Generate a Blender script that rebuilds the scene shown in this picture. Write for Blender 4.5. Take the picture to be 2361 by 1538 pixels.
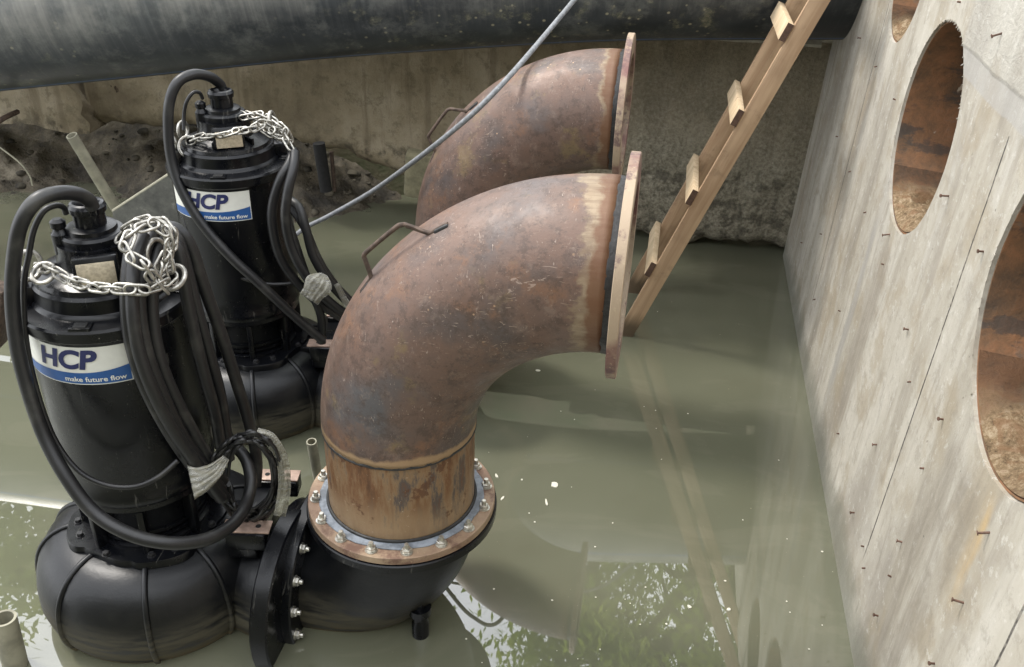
import bpy, bmesh, math, random
from mathutils import Vector, Matrix, noise
R_ = math.radians; PI = math.pi
random.seed(7)
S = bpy.context.scene
for o in list(bpy.data.objects): bpy.data.objects.remove(o)
COL = S.collection

# ------------------------------------------------------------------ camera
PITCH, ROLL, CH, FPX = R_(30), R_(2.0), 2.6, 2100.0
Fv = Vector((0, math.cos(PITCH), -math.sin(PITCH)))
R0 = Vector((1, 0, 0)); U0 = Vector((0, math.sin(PITCH), math.cos(PITCH)))
Rv = math.cos(ROLL)*R0 + math.sin(ROLL)*U0
Uv = math.cos(ROLL)*U0 - math.sin(ROLL)*R0
CAM = Vector((0, 0, CH))
cd = bpy.data.cameras.new('camera'); cam = bpy.data.objects.new('camera', cd); COL.objects.link(cam)
m = Matrix((Rv, Uv, -Fv)).transposed().to_4x4(); m.translation = CAM; cam.matrix_world = m
cd.sensor_width = 36; cd.lens = 36*FPX/2361; cd.clip_start = 0.05; cd.clip_end = 500
S.camera = cam
# ------------------------------------------------------------------ sky and sun
SUN_EL, SUN_AZ = R_(58), R_(-62)       # azimuth measured from +Y towards +X
W = bpy.data.worlds.new('World'); S.world = W; W.use_nodes = True
nt = W.node_tree; nt.nodes.clear()
wo = nt.nodes.new('ShaderNodeOutputWorld'); bg = nt.nodes.new('ShaderNodeBackground')
sk = nt.nodes.new('ShaderNodeTexSky'); sk.sky_type = 'NISHITA'; sk.sun_disc = False
sk.sun_elevation = SUN_EL; sk.sun_rotation = SUN_AZ; sk.dust_density = 2.5
tc = nt.nodes.new('ShaderNodeTexCoord'); nz = nt.nodes.new('ShaderNodeTexNoise'); nz.inputs['Scale'].default_value = 2.2
nz.inputs['Detail'].default_value = 6
cr = nt.nodes.new('ShaderNodeValToRGB'); cr.color_ramp.elements[0].position = .38; cr.color_ramp.elements[1].position = .56
cr.color_ramp.elements[0].color = (.45,.45,.45,1); cr.color_ramp.elements[1].color = (1,1,1,1)
mx = nt.nodes.new('ShaderNodeMix'); mx.data_type = 'RGBA'
nt.links.new(tc.outputs['Generated'], nz.inputs['Vector']); nt.links.new(nz.outputs['Fac'], cr.inputs['Fac'])
nt.links.new(cr.outputs['Color'], mx.inputs['Factor']); nt.links.new(sk.outputs['Color'], mx.inputs['A'])
mx.inputs['B'].default_value = (19.5, 20.0, 20.8, 1)
nt.links.new(mx.outputs['Result'], bg.inputs['Color']); bg.inputs['Strength'].default_value = 0.15
nt.links.new(bg.outputs['Background'], wo.inputs['Surface'])
sd = bpy.data.lights.new('sun', 'SUN'); sd.energy = 2.7; sd.angle = R_(10); sd.color = (1, .95, .88)
sun = bpy.data.objects.new('sun', sd); COL.objects.link(sun)
sdir = Vector((math.sin(SUN_AZ)*math.cos(SUN_EL), math.cos(SUN_AZ)*math.cos(SUN_EL), math.sin(SUN_EL)))
sun.rotation_euler = sdir.to_track_quat('Z', 'Y').to_euler(); sun.location = (0, 0, 12)
S.view_settings.view_transform = 'Standard'; S.view_settings.look = 'None'
S.view_settings.exposure = 0.18; S.view_settings.gamma = 1
S.render.engine = 'CYCLES'

# ------------------------------------------------------------------ helpers
def ray(x, y): return Fv + Rv*((x-1180.5)/FPX) - Uv*((y-769)/FPX)
def atY(x, y, Y): r = ray(x, y); return CAM + r*(Y/r.y)
def atZ(x, y, z): r = ray(x, y); return CAM + r*((z-CH)/r.z)

class NT:
    def __init__(s, name):
        s.m = bpy.data.materials.new(name); s.m.use_nodes = True
        s.t = s.m.node_tree; s.b = s.t.nodes['Principled BSDF']; s._tc = None
    def n(s, t): return s.t.nodes.new('ShaderNode'+t)
    def set(s, i, v):
        if hasattr(v, 'node'): s.t.links.new(v, i)
        elif isinstance(v, (tuple, list)): i.default_value = (*v, 1) if len(v) == 3 and len(i.default_value) == 4 else v
        else: i.default_value = v
    def co(s, kind='Object'):
        if not s._tc: s._tc = s.n('TexCoord')
        return s._tc.outputs[kind]
    def rco(s):      # object coordinates shifted by a random amount for each object
        oi = s.n('ObjectInfo'); v = s.n('VectorMath'); v.operation = 'MULTIPLY_ADD'
        s.t.links.new(oi.outputs['Random'], v.inputs[0]); v.inputs[1].default_value = (17, 23, 31)
        s.t.links.new(s.co(), v.inputs[2]); return v.outputs[0]
    def mp(s, v, sc=(1, 1, 1), rot=(0, 0, 0), loc=(0, 0, 0)):
        k = s.n('Mapping'); s.set(k.inputs['Vector'], v); k.inputs['Scale'].default_value = sc
        k.inputs['Rotation'].default_value = rot; k.inputs['Location'].default_value = loc; return k.outputs[0]
    def noise(s, v, sc, det=6, ro=.6, dist=0):
        k = s.n('TexNoise'); s.set(k.inputs['Vector'], v); k.inputs['Scale'].default_value = sc
        k.inputs['Detail'].default_value = det; k.inputs['Roughness'].default_value = ro; k.inputs['Distortion'].default_value = dist
        return k.outputs['Fac']
    def vor(s, v, sc, feat='F1', out='Distance'):
        k = s.n('TexVoronoi'); k.feature = feat; s.set(k.inputs['Vector'], v); k.inputs['Scale'].default_value = sc
        return k.outputs[out]
    def ramp(s, f, pts):
        k = s.n('ValToRGB'); s.set(k.inputs['Fac'], f); e = k.color_ramp.elements
        while len(e) < len(pts): e.new(.5)
        for q, (p, c) in zip(e, pts):
            q.position = p; q.color = (c, c, c, 1) if not isinstance(c, (tuple, list)) else (*c, 1)
        return k.outputs['Color']
    def st(s, f, a, b):   # smooth step
        k = s.n('MapRange'); k.interpolation_type = 'SMOOTHSTEP'; s.set(k.inputs['Value'], f)
        k.inputs['From Min'].default_value = a; k.inputs['From Max'].default_value = b; return k.outputs['Result']
    def mix(s, f, a, b, bl='MIX'):
        k = s.n('Mix'); k.data_type = 'RGBA'; k.blend_type = bl
        s.set(k.inputs['Factor'], f); s.set(k.inputs[6], a); s.set(k.inputs[7], b); return k.outputs[2]
    def ma(s, op, a, b=0.0, c=None):
        k = s.n('Math'); k.operation = op; s.set(k.inputs[0], a); s.set(k.inputs[1], b)
        if c is not None: s.set(k.inputs[2], c)
        return k.outputs[0]
    def xyz(s, v):
        k = s.n('SeparateXYZ'); s.set(k.inputs[0], v); return k.outputs
    def bump(s, h, st=.3, d=.01, nrm=None):
        k = s.n('Bump'); s.set(k.inputs['Height'], h); k.inputs['Strength'].default_value = st; k.inputs['Distance'].default_value = d
        if nrm: s.t.links.new(nrm, k.inputs['Normal'])
        return k.outputs[0]
    def out(s, col=None, rough=.5, metal=0, nrm=None, **kw):
        if col is not None: s.set(s.b.inputs['Base Color'], col)
        s.set(s.b.inputs['Roughness'], rough); s.set(s.b.inputs['Metallic'], metal)
        if nrm: s.set(s.b.inputs['Normal'], nrm)
        for k, v in kw.items(): s.set(s.b.inputs[k.replace('_', ' ')], v)
        return s.m

def make(name, bm, mat, parent=None, sm=35):
    me = bpy.data.meshes.new(name); bmesh.ops.recalc_face_normals(bm, faces=bm.faces) if sm != -1 else None
    bm.to_mesh(me); bm.free()
    me.polygons.foreach_set('use_smooth', [sm != 0]*len(me.polygons))
    if sm > 0: me.set_sharp_from_angle(angle=R_(sm))
    if mat: me.materials.append(mat)
    o = bpy.data.objects.new(name, me); COL.objects.link(o)
    if parent: o.parent = parent
    return o
def inst(src, parent, mtx=None):
    o = src.copy(); COL.objects.link(o); o.parent = parent
    if mtx is not None: o.matrix_local = mtx
    return o
def thing(name, label, cat, loc=(0, 0, 0), rz=0, group=None):
    o = bpy.data.objects.new(name, None); COL.objects.link(o); o.location = loc; o.rotation_euler = (0, 0, rz)
    o.empty_display_size = .1
    return tag(o, label, cat, group)
def tag(o, label, cat, group=None):
    o['label'] = label; o['category'] = cat
    if group: o['group'] = group
    return o
def copy_tree(o, parent=None):
    c = o.copy(); COL.objects.link(c); c.parent = parent
    for ch in [x for x in bpy.data.objects if x.parent == o]: copy_tree(ch, c)
    return c
def BM(): return bmesh.new()
def box(bm, c, s, rot=None, bev=0.0):
    r = bmesh.ops.create_cube(bm, size=1)
    vs = r['verts']
    M = Matrix.Translation(Vector(c)) @ (rot.to_4x4() if rot else Matrix()) @ Matrix.Diagonal((*s, 1))
    bmesh.ops.transform(bm, matrix=M, verts=vs)
    if bev:
        es = list({e for v in vs for e in v.link_edges})
        bmesh.ops.bevel(bm, geom=es, offset=bev, segments=2, profile=.5, affect='EDGES')
def lathe(bm, prof, seg=64, M=None, closed=False, wob=None):
    """prof: (r, z) list, revolved round Z; r==0 ends become poles"""
    rings = []
    for r, z in prof:
        if r < 1e-6: rings.append([bm.verts.new((0, 0, z))]*seg); continue
        rings.append([bm.verts.new((r*math.cos(2*PI*k/seg), r*math.sin(2*PI*k/seg), z)) for k in range(seg)])
    n = len(rings)
    for i in range(n if closed else n-1):
        a, b = rings[i], rings[(i+1) % n]
        for k in range(seg):
            q = [a[k], a[(k+1) % seg], b[(k+1) % seg], b[k]]
            u = []
            for v in q:
                if v not in u: u.append(v)
            if len(u) > 2: bm.faces.new(u)
    vs = {v for ring in rings for v in ring}
    if M is not None: bmesh.ops.transform(bm, matrix=M, verts=list(vs))
    return rings
def cat(pts, n=8):
    P = [Vector(p) for p in pts]; out = []
    P = [2*P[0]-P[1]] + P + [2*P[-1]-P[-2]]
    for i in range(1, len(P)-2):
        a, b, c, d = P[i-1:i+3]
        for k in range(n):
            t = k/n
            out.append(.5*((2*b)+(-a+c)*t+(2*a-5*b+4*c-d)*t*t+(-a+3*b-3*c+d)*t**3))
    out.append(P[-2]); return out
def tube(bm, pts, r, seg=12, cap=True, uvs=False, closed=False):
    pts = [Vector(p) for p in pts]; N = len(pts)
    rr = r if callable(r) else (lambda t: r)
    T = []
    for i in range(N):
        if closed: d = pts[(i+1) % N]-pts[i-1]
        else: d = pts[min(i+1, N-1)]-pts[max(i-1, 0)]
        T.append(d.normalized())
    up = Vector((0, 0, 1)) if abs(T[0].z) < .9 else Vector((1, 0, 0))
    x = (up - T[0]*up.dot(T[0])).normalized()
    rings = []; L = 0; Ls = []
    for i in range(N):
        x = (x - T[i]*x.dot(T[i])).normalized(); y = T[i].cross(x)
        if i: L += (pts[i]-pts[i-1]).length
        Ls.append(L); q = rr(i/(N-1))
        rings.append([bm.verts.new(pts[i]+(x*math.cos(2*PI*k/seg)+y*math.sin(2*PI*k/seg))*q) for k in range(seg)])
    lay = bm.loops.layers.uv.verify() if uvs else None
    for i in range(N if closed else N-1):
        j = (i+1) % N
        for k in range(seg):
            f = bm.faces.new([rings[i][k], rings[i][(k+1) % seg], rings[j][(k+1) % seg], rings[j][k]])
            if uvs:
                for l, (u, v) in zip(f.loops, ((Ls[i], k/seg), (Ls[i], (k+1)/seg), (Ls[j], (k+1)/seg), (Ls[j], k/seg))): l[lay].uv = (u, v)
    if cap and not closed: bm.faces.new(rings[0][::-1]); bm.faces.new(rings[-1])
    return rings
def frame(p, z, xh=Vector((1, 0, 0))):
    z = Vector(z).normalized(); xh = Vector(xh)
    if abs(z.dot(xh.normalized())) > .97: xh = Vector((0, 1, 0.1))
    x = (xh - z*xh.dot(z)).normalized(); y = z.cross(x)
    M = Matrix((x, y, z)).transposed().to_4x4(); M.translation = Vector(p); return M
def hollow(bm, r0, r1, z0, z1, seg=64, M=None, ch=.002):
    lathe(bm, [(r0, z0), (r1-ch, z0), (r1, z0+ch), (r1, z1-ch), (r1-ch, z1), (r0, z1)], seg, M, closed=True)

# ------------------------------------------------------------------ materials
MAT = {}
def black_paint(nm, dust=1.0):
    k = NT(nm); v = k.rco(); wz = k.xyz(k.co('Object'))
    n1 = k.noise(v, 5, 6, .65); n2 = k.noise(v, 60, 4, .6); n3 = k.noise(k.mp(v, (1, 1, .15)), 18, 5)
    c = k.mix(k.ma('MULTIPLY', k.st(n1, .54, .74), .4*dust), (.0028, .0032, .0045), (.016, .0155, .014))
    c = k.mix(k.ma('MULTIPLY', k.st(n3, .62, .75), .30*dust), c, (.10, .095, .075)); c = k.mix(k.ma('MULTIPLY', k.st(k.noise(k.mp(v, (30, 4, 3), (.2, .5, .3)), 1.4, 3, .5, 2), .67, .70), .5*dust), c, (.14, .135, .12))
    c = k.mix(k.st(k.noise(v, 95, 2), .735, .77), c, (.22, .21, .18))
    return k.out(c, k.ramp(n1, [(.3, .20), (.7, .38)]), 0, k.bump(n2, .10, .002, k.bump(n1, .12, .01)), Specular_IOR_Level=.36)
MAT['black'] = black_paint('black_paint', .6)
def volute_mat():
    k = NT('muddy_black_paint'); v = k.rco(); gp = k.n('NewGeometry').outputs['Position']; z = k.xyz(gp)[2]
    n1 = k.noise(v, 6, 7, .65); n3 = k.noise(k.mp(gp, (1.2, 1.2, 9)), 5, 6, .65)
    c = k.mix(k.ma('MULTIPLY', k.st(n1, .5, .75), .4), (.0035, .004, .005), (.018, .0175, .016))
    # dried mud line below a level that wobbles
    lvl = k.ma('ADD', z, k.ma('MULTIPLY', n1, .10))
    mud = k.ma('MULTIPLY', k.ma('SUBTRACT', 1.0, k.st(lvl, .13, .27)), k.st(n3, .30, .58))
    c = k.mix(k.ma('MULTIPLY', mud, .75), c, (.095, .085, .056))
    edge = k.ma('MULTIPLY', k.ma('SUBTRACT', 1.0, k.st(lvl, .06, .10)), k.st(n3, .44, .56))
    c = k.mix(k.ma('MULTIPLY', edge, .8), c, (.12, .095, .05))
    return k.out(c, k.ramp(mud, [(0, .38), (1, .8)]), 0, k.bump(k.noise(v, 90, 4, .7), .15, .002, k.bump(n1, .22, .012, k.bump(n3, .15, .003))), Specular_IOR_Level=.38)
MAT['volute'] = volute_mat()
def rubber(nm, c0=.018, ro=.42):
    k = NT(nm); v = k.rco(); n = k.noise(v, 30, 4)
    return k.out(k.mix(k.ma('MULTIPLY', k.st(k.noise(v, 9, 5), .5, .75), .5), (c0, c0, c0*1.08), (.06, .058, .05)), ro, 0, k.bump(n, .1, .002))
MAT['rubber'] = rubber('rubber_cable', .009)
def plain(nm, c, ro=.4, me=0, sc=40, am=.3, bs=.15):
    k = NT(nm); v = k.rco(); n = k.noise(v, sc, 5)
    d = tuple(x*(1-am) for x in c)
    return k.out(k.mix(k.st(n, .35, .65), c, d), k.ma('ADD', ro, k.ma('MULTIPLY', n, .15)), me, k.bump(n, bs, .002))
MAT['zinc'] = plain('zinc_bolt', (.62, .6, .54), .28, .85, 60, .35)
MAT['chain'] = plain('galvanised_chain', (.52, .50, .45), .32, .85, 50, .55)
MAT['dark_bolt'] = plain('dark_bolt', (.03, .03, .032), .3, .3)
MAT['rebar'] = plain('rusty_rebar', (.10, .068, .05), .65, .2, 50, .5, .5)
MAT['weld'] = plain('black_weld', (.035, .035, .035), .4, .3, 90, .4, .8)
MAT['greyweld'] = plain('grey_weld_coat', (.26, .29, .33), .55, 0, 30, .45, .8)
MAT['lug'] = plain('bare_machined_steel', (.42, .30, .24), .45, .2, 25, .35)
MAT['plate'] = plain('name_plate', (.5, .43, .31), .4, .4, 90, .3)
MAT['white'] = plain('label_white', (.66, .66, .6), .35, 0, 30, .06, .02)
MAT['blue'] = plain('label_blue', (.02, .085, .26), .35, 0, 30, .1, .02)
MAT['navy'] = plain('label_navy', (.02, .025, .09), .4, 0, 30, .1, .02)
MAT['dark'] = plain('dark_hollow', (.012, .012, .012), .8)
MAT['pvc'] = plain('weathered_pvc', (.30, .285, .21), .6, 0, 12, .35, .2)
MAT['plastic'] = None
k = NT('plastic_wrap'); v = k.rco(); n = k.noise(k.mp(v, (1, 1, 4)), 30, 5, .7)
MAT['plastic'] = k.out(k.mix(k.st(n, .4, .6), (.55, .54, .48), (.22, .205, .15)), .3, 0, k.bump(n, .9, .006), Alpha=k.ramp(n, [(.38, .22), (.62, .92)]))

def rust_mat(nm, kind):
    k = NT(nm); o = k.co(); v = k.rco(); X, Y, Z = k.xyz(o)[0:3]
    big = k.noise(v, 2.6, 6, .6); mid = k.noise(v, 9, 8, .7); fine = k.noise(v, 70, 5, .7)
    if kind != 'straight':
        c = k.ramp(big, [(.30, (.088, .083, .084)), (.43, (.122, .082, .065)), (.52, (.138, .086, .064)), (.60, (.100, .073, .062)), (.72, (.078, .073, .074))])
        c = k.mix(k.ma('MULTIPLY', k.st(k.noise(v, 4, 8, .72), .53, .67), .5), c, (.23, .11, .052))
        c = k.mix(k.ma('MULTIPLY', k.st(k.noise(v, 5, 5, .65), .57, .68), .55), c, (.20, .145, .065))
        c = k.mix(k.ma('MULTIPLY', k.st(k.noise(v, 22, 8, .8), .49, .61), .6), c, (.060, .042, .034)); c = k.mix(k.ma('MULTIPLY', k.st(k.noise(k.mp(v, loc=(4, 2, 9)), 16, 9, .8), .54, .64), .35), c, (.235, .175, .14)); c = k.mix(k.st(fine, .60, .72), c, (.075, .045, .034))
        sc = k.noise(k.mp(v, (80, 9, 24), (.4, .9, .3)), 1.7, 3, .5, 2.0)
        c = k.mix(k.ma('MULTIPLY', k.ma('MULTIPLY', k.st(sc, .66, .70), k.st(mid, .44, .54)), .6), c, (.38, .31, .26)); sc2 = k.noise(k.mp(v, (8, 70, 30), (.1, .2, 1.1)), 1.7, 3, .5, 3.0); c = k.mix(k.ma('MULTIPLY', k.ma('MULTIPLY', k.st(sc2, .66, .69), k.st(big, .47, .56)), .5), c, (.40, .31, .25))
        sp = k.vor(v, 26); c = k.mix(k.ma('MULTIPLY', k.ma('SUBTRACT', 1.0, k.st(sp, .05, .12)), k.st(big, .5, .62)), c, (.4, .26, .16))
    if kind == 'bend':
        e = k.ma('ADD', X, k.ma('MULTIPLY', k.ma('SUBTRACT', k.noise(v, 3.5, 8, .7), .5), .28))
        c = k.mix(k.ma('MULTIPLY', k.st(e, .575, .60), .8), c, k.mix(k.st(k.noise(k.mp(v, (1, 14, 2)), 6, 5), .4, .65), (.29, .225, .145), (.185, .13, .08)))
        e2 = k.ma('ADD', X, k.ma('MULTIPLY', k.ma('SUBTRACT', k.noise(v, 14, 5), .5), .10))
        c = k.mix(k.ma('MULTIPLY', k.st(e2, .60, .622), .8), c, (.12, .05, .022))
        e3 = k.ma('ADD', Z, k.ma('MULTIPLY', k.ma('SUBTRACT', mid, .5), .05))
        c = k.mix(k.ma('MULTIPLY', k.ma('SUBTRACT', 1.0, k.st(e3, .358, .372)), .8), c, (.36, .24, .13))
    if kind == 'straight':
        dr = k.noise(k.mp(v, (9, 9, 2.2)), 1.2, 9, .72); dr2 = k.noise(k.mp(v, (55, 55, 1.2)), 1, 4, .6)
        c = k.ramp(dr, [(.36, (.09, .042, .02)), (.45, (.17, .082, .036)), (.53, (.24, .155, .085)), (.59, (.085, .072, .065)), (.67, (.15, .065, .028))])
        c = k.mix(k.ma('MULTIPLY', k.st(dr2, .55, .7), .5), c, (.13, .07, .04))
        low = k.ma('ADD', Z, k.ma('MULTIPLY', k.ma('SUBTRACT', dr, .5), .25))
        c = k.mix(k.ma('MULTIPLY', k.ma('SUBTRACT', 1.0, k.st(low, .07, .20)), 0.6), c, (.36, .26, .155))
        c = k.mix(k.ma('MULTIPLY', k.st(mid, .57, .62), .8), c, (.10, .042, .02))
        c = k.mix(k.ma('MULTIPLY', k.st(fine, .62, .7), .5), c, (.5, .4, .3))
    if kind == 'flange':
        c = k.mix(k.st(big, .4, .6), (.37, .275, .185), (.26, .17, .115)); c = k.mix(k.ma('MULTIPLY', k.st(mid, .48, .62), .8), c, (.12, .06, .045))
        c = k.mix(k.ma('MULTIPLY', k.st(fine, .58, .7), .6), c, (.48, .36, .24))
    if kind == 'exit':
        c = k.mix(k.st(big, .40, .54), (.16, .075, .065), (.34, .26, .18)); c = k.mix(k.ma('MULTIPLY', k.st(mid, .5, .6), .8), c, (.10, .055, .06))
        c = k.mix(k.ma('MULTIPLY', k.st(fine, .58, .7), .6), c, (.45, .36, .24))
    ro = k.ramp(mid, [(.35, .40), (.65, .64)])
    return k.out(c, ro, .15, k.bump(fine, .4, .002, k.bump(k.noise(v, 22, 8, .8), .3, .004, k.bump(k.noise(v, 1.8, 2), .25, .05))), Specular_IOR_Level=.45)
for kd in ('bend', 'straight', 'flange', 'exit'): MAT[kd] = rust_mat('rusty_steel_'+kd, kd)

# ------------------------------------------------------------------ water
def water_mat():
    k = NT('murky_water'); v = k.co()
    n = k.noise(v, .55, 4, .55); n2 = k.noise(v, 2.3, 3)
    c = k.mix(k.st(n, .35, .65), (.106, .109, .073), (.126, .128, .089))
    c = k.mix(k.ma('MULTIPLY', k.st(n2, .45, .7), .3), c, (.105, .103, .070))
    fl = k.vor(k.mp(v, (1, 1, 1)), 11); ff = k.ma('MULTIPLY', k.ma('SUBTRACT', 1.0, k.st(fl, .018, .03)), k.st(n2, .45, .55))
    c = k.mix(ff, c, (.35, .34, .25))
    sw = k.noise(k.mp(v, (1, 2.2, 1), (0, 0, .5)), 1.1, 7, .6, 1.8); c = k.mix(k.ma('MULTIPLY', k.st(sw, .52, .6), .18), c, (.17, .165, .12))
    sp = k.ma('SUBTRACT', 1.0, k.st(k.vor(v, 34), .05, .09)); c = k.mix(k.ma('MULTIPLY', sp, k.ma('MULTIPLY', k.st(n2, .5, .6), .45)), c, (.26, .25, .18))
    b = k.bump(k.noise(v, 1.2, 1), .012, .05)
    return k.out(c, .012, 0, b, IOR=2.15)
bm = BM(); bmesh.ops.create_grid(bm, x_segments=8, y_segments=8, size=1, matrix=Matrix.Translation((-2, 2, 0)) @ Matrix.Diagonal((14, 12, 1, 1)))
o = make('water', bm, water_mat(), sm=0); o['kind'] = 'structure'

# ------------------------------------------------------------------ white concrete wall on the right
A0 = Vector((1.833, 5.694, 0)); D = Vector((.165, .986, 0)).normalized()
E = Vector((.030, -.005, 1)).normalized(); Nn = D.cross(E).normalized(); E = Nn.cross(D).normalized()
WM = Matrix((D, Nn*-1*-1, E)).transposed().to_4x4(); WM.translation = A0   # x along, y into the wall, z up
def white_wall_mat():
    k = NT('pale_form_concrete'); o = k.co(); X, Y, Z = k.xyz(o)[0:3]
    a = k.noise(k.mp(o, (1.6, 1, .35)), 2.2, 7, .62); st = k.noise(k.mp(o, (6, 1, .8)), 2.4, 8, .68, .6); f = k.noise(o, 60, 5, .7)
    blot = k.noise(o, 3.2, 6, .6, .3)
    c = k.ramp(a, [(.30, (.25, .222, .178)), (.48, (.385, .355, .295)), (.66, (.49, .462, .40))])
    c = k.mix(k.ma('MULTIPLY', k.st(st, .50, .68), .48), c, (.23, .205, .17))
    c = k.mix(k.ma('MULTIPLY', k.st(k.noise(k.mp(o, (4, 1, .5), loc=(3, 0, 1)), 2, 5), .52, .7), .35), c, (.53, .51, .46))
    c = k.mix(k.ma('MULTIPLY', k.st(blot, .49, .66), .6), c, (.30, .25, .175)); c = k.mix(k.ma('MULTIPLY', k.st(k.noise(k.mp(o, (1, 1, .6), loc=(5, 0, 2)), 1.3, 7, .65, .5), .52, .66), .4), c, (.27, .25, .225))
    md = k.noise(o, 13, 9, .78); c = k.mix(k.ma('MULTIPLY', k.st(md, .50, .62), .42), c, (.24, .215, .175)); c = k.mix(k.ma('MULTIPLY', k.st(k.noise(k.mp(o, loc=(2, 1, 3)), 20, 9, .8), .54, .64), .5), c, (.60, .58, .53))
    c = k.mix(k.ma('MULTIPLY', k.st(k.noise(k.mp(o, (22, 1, 5)), 2.2, 8, .75), .60, .68), .45), c, (.21, .185, .15))
    # stain streaks (dark), fixed places
    def streak(x0, w, z0, z1, col, amt, c):
        wx = k.ma('ADD', X, k.ma('MULTIPLY', k.ma('SUBTRACT', blot, .5), w*1.6))
        mk = k.ma('SUBTRACT', 1.0, k.st(k.ma('ABSOLUTE', k.ma('SUBTRACT', wx, x0)), w*.3, w))
        mz = k.ma('MULTIPLY', k.st(Z, z0, z0+.25), k.ma('SUBTRACT', 1.0, k.st(Z, z1-.12, z1)))
        return k.mix(k.ma('MULTIPLY', k.ma('MULTIPLY', mk, mz), k.ma('MULTIPLY', k.st(st, .25, .6), amt)), c, col)
    c = streak(-2.42, .14, .15, 1.22, (.23, .20, .16), .6, c)
    c = streak(-2.15, .06, .1, 1.2, (.30, .29, .27), .7, c)
    c = streak(-3.72, .22, .1, 1.15, (.20, .175, .14), .6, c)
    c = streak(-3.95, .05, .7, 1.18, (.46, .33, .17), .8, c)
    # wet foot
    wf = k.ma('ADD', Z, k.ma('MULTIPLY', blot, -.35)); c = k.mix(k.ma('MULTIPLY', k.ma('SUBTRACT', 1.0, k.st(wf, -.14, .04)), .7), c, (.15, .155, .125))
    # upper board area
    up = k.ma('ADD', Z, k.ma('MULTIPLY', k.ma('SUBTRACT', blot, .5), .03)); rt = k.ma('SUBTRACT', 1.0, k.st(X, -2.62, -2.56))
    band = k.ma('MULTIPLY', k.ma('MULTIPLY', k.st(up, 1.88, 1.89), k.ma('SUBTRACT', 1.0, k.st(up, 1.955, 1.97))), rt)
    upper = k.ma('MULTIPLY', k.st(up, 1.955, 1.97), rt)
    c = k.mix(k.ma('MULTIPLY', band, .6), c, (.34, .33, .31))
    cr = k.noise(k.mp(o, (3, 1, 5), (0, .5, 0)), 6, 6, .7, 1.2)
    c = k.mix(k.ma('MULTIPLY', upper, .35), c, k.ramp(cr, [(.35, (.36, .35, .32)), (.55, (.48, .47, .43))]))
    # seams
    seam = None
    wob = k.ma('MULTIPLY', k.ma('SUBTRACT', k.noise(k.mp(o, (0, 0, 1)), 5, 3), .5), .012)
    for x0, z0, z1 in ((-1.30, .25, 2.7), (-3.26, .25, 1.86), (-4.275, 0, 1.86), (-.22, .3, 2.7)):
        d = k.ma('ABSOLUTE', k.ma('SUBTRACT', k.ma('ADD', X, wob), x0)); s_ = k.ma('SUBTRACT', 1.0, k.st(d, .0022, .006))
        s_ = k.ma('MULTIPLY', s_, k.ma('MULTIPLY', k.st(Z, z0, z0+.1), k.ma('SUBTRACT', 1.0, k.st(Z, z1-.02, z1))))
        seam = s_ if seam is None else k.ma('MAXIMUM', seam, s_)
    c = k.mix(k.ma('MULTIPLY', seam, k.ramp(k.noise(o, 45, 2), [(.3, .25), (.55, .95)])), c, (.06, .055, .05))
    pits = k.ma('SUBTRACT', 1.0, k.st(k.vor(k.mp(o, (1, 1, .7)), 17), .03, .065)); pits = k.ma('MULTIPLY', pits, k.st(k.noise(o, 4, 3), .5, .58))
    c = k.mix(k.ma('MULTIPLY', pits, .75), c, (.17, .15, .125))
    c = k.mix(k.ma('MULTIPLY', k.st(f, .58, .75), .35), c, (.28, .26, .23))
    h = k.ma('SUBTRACT', k.ma('ADD', k.ma('MULTIPLY', a, .5), k.ma('MULTIPLY', k.ma('MULTIPLY', upper, cr), .8)), k.ma('ADD', pits, k.ma('MULTIPLY', seam, 1.5)))
    nb = k.bump(f, .3, .004, k.bump(md, .3, .012, k.bump(h, .55, .014)))
    return k.out(c, .78, 0, nb, Specular_IOR_Level=.25)
wall = thing('concrete_wall', 'pale stained concrete wall with round openings and protruding nails, on the right', 'wall')
wall.matrix_world = WM
HOLES = [(-1.56, 2.06, .30), (-2.42, 1.62, .385), (-3.86, 1.585, .415)]
TH = .16
bm = BM()
X0, X1, Z0, Z1 = -8.0, 0.0, -.5, 2.75
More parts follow.
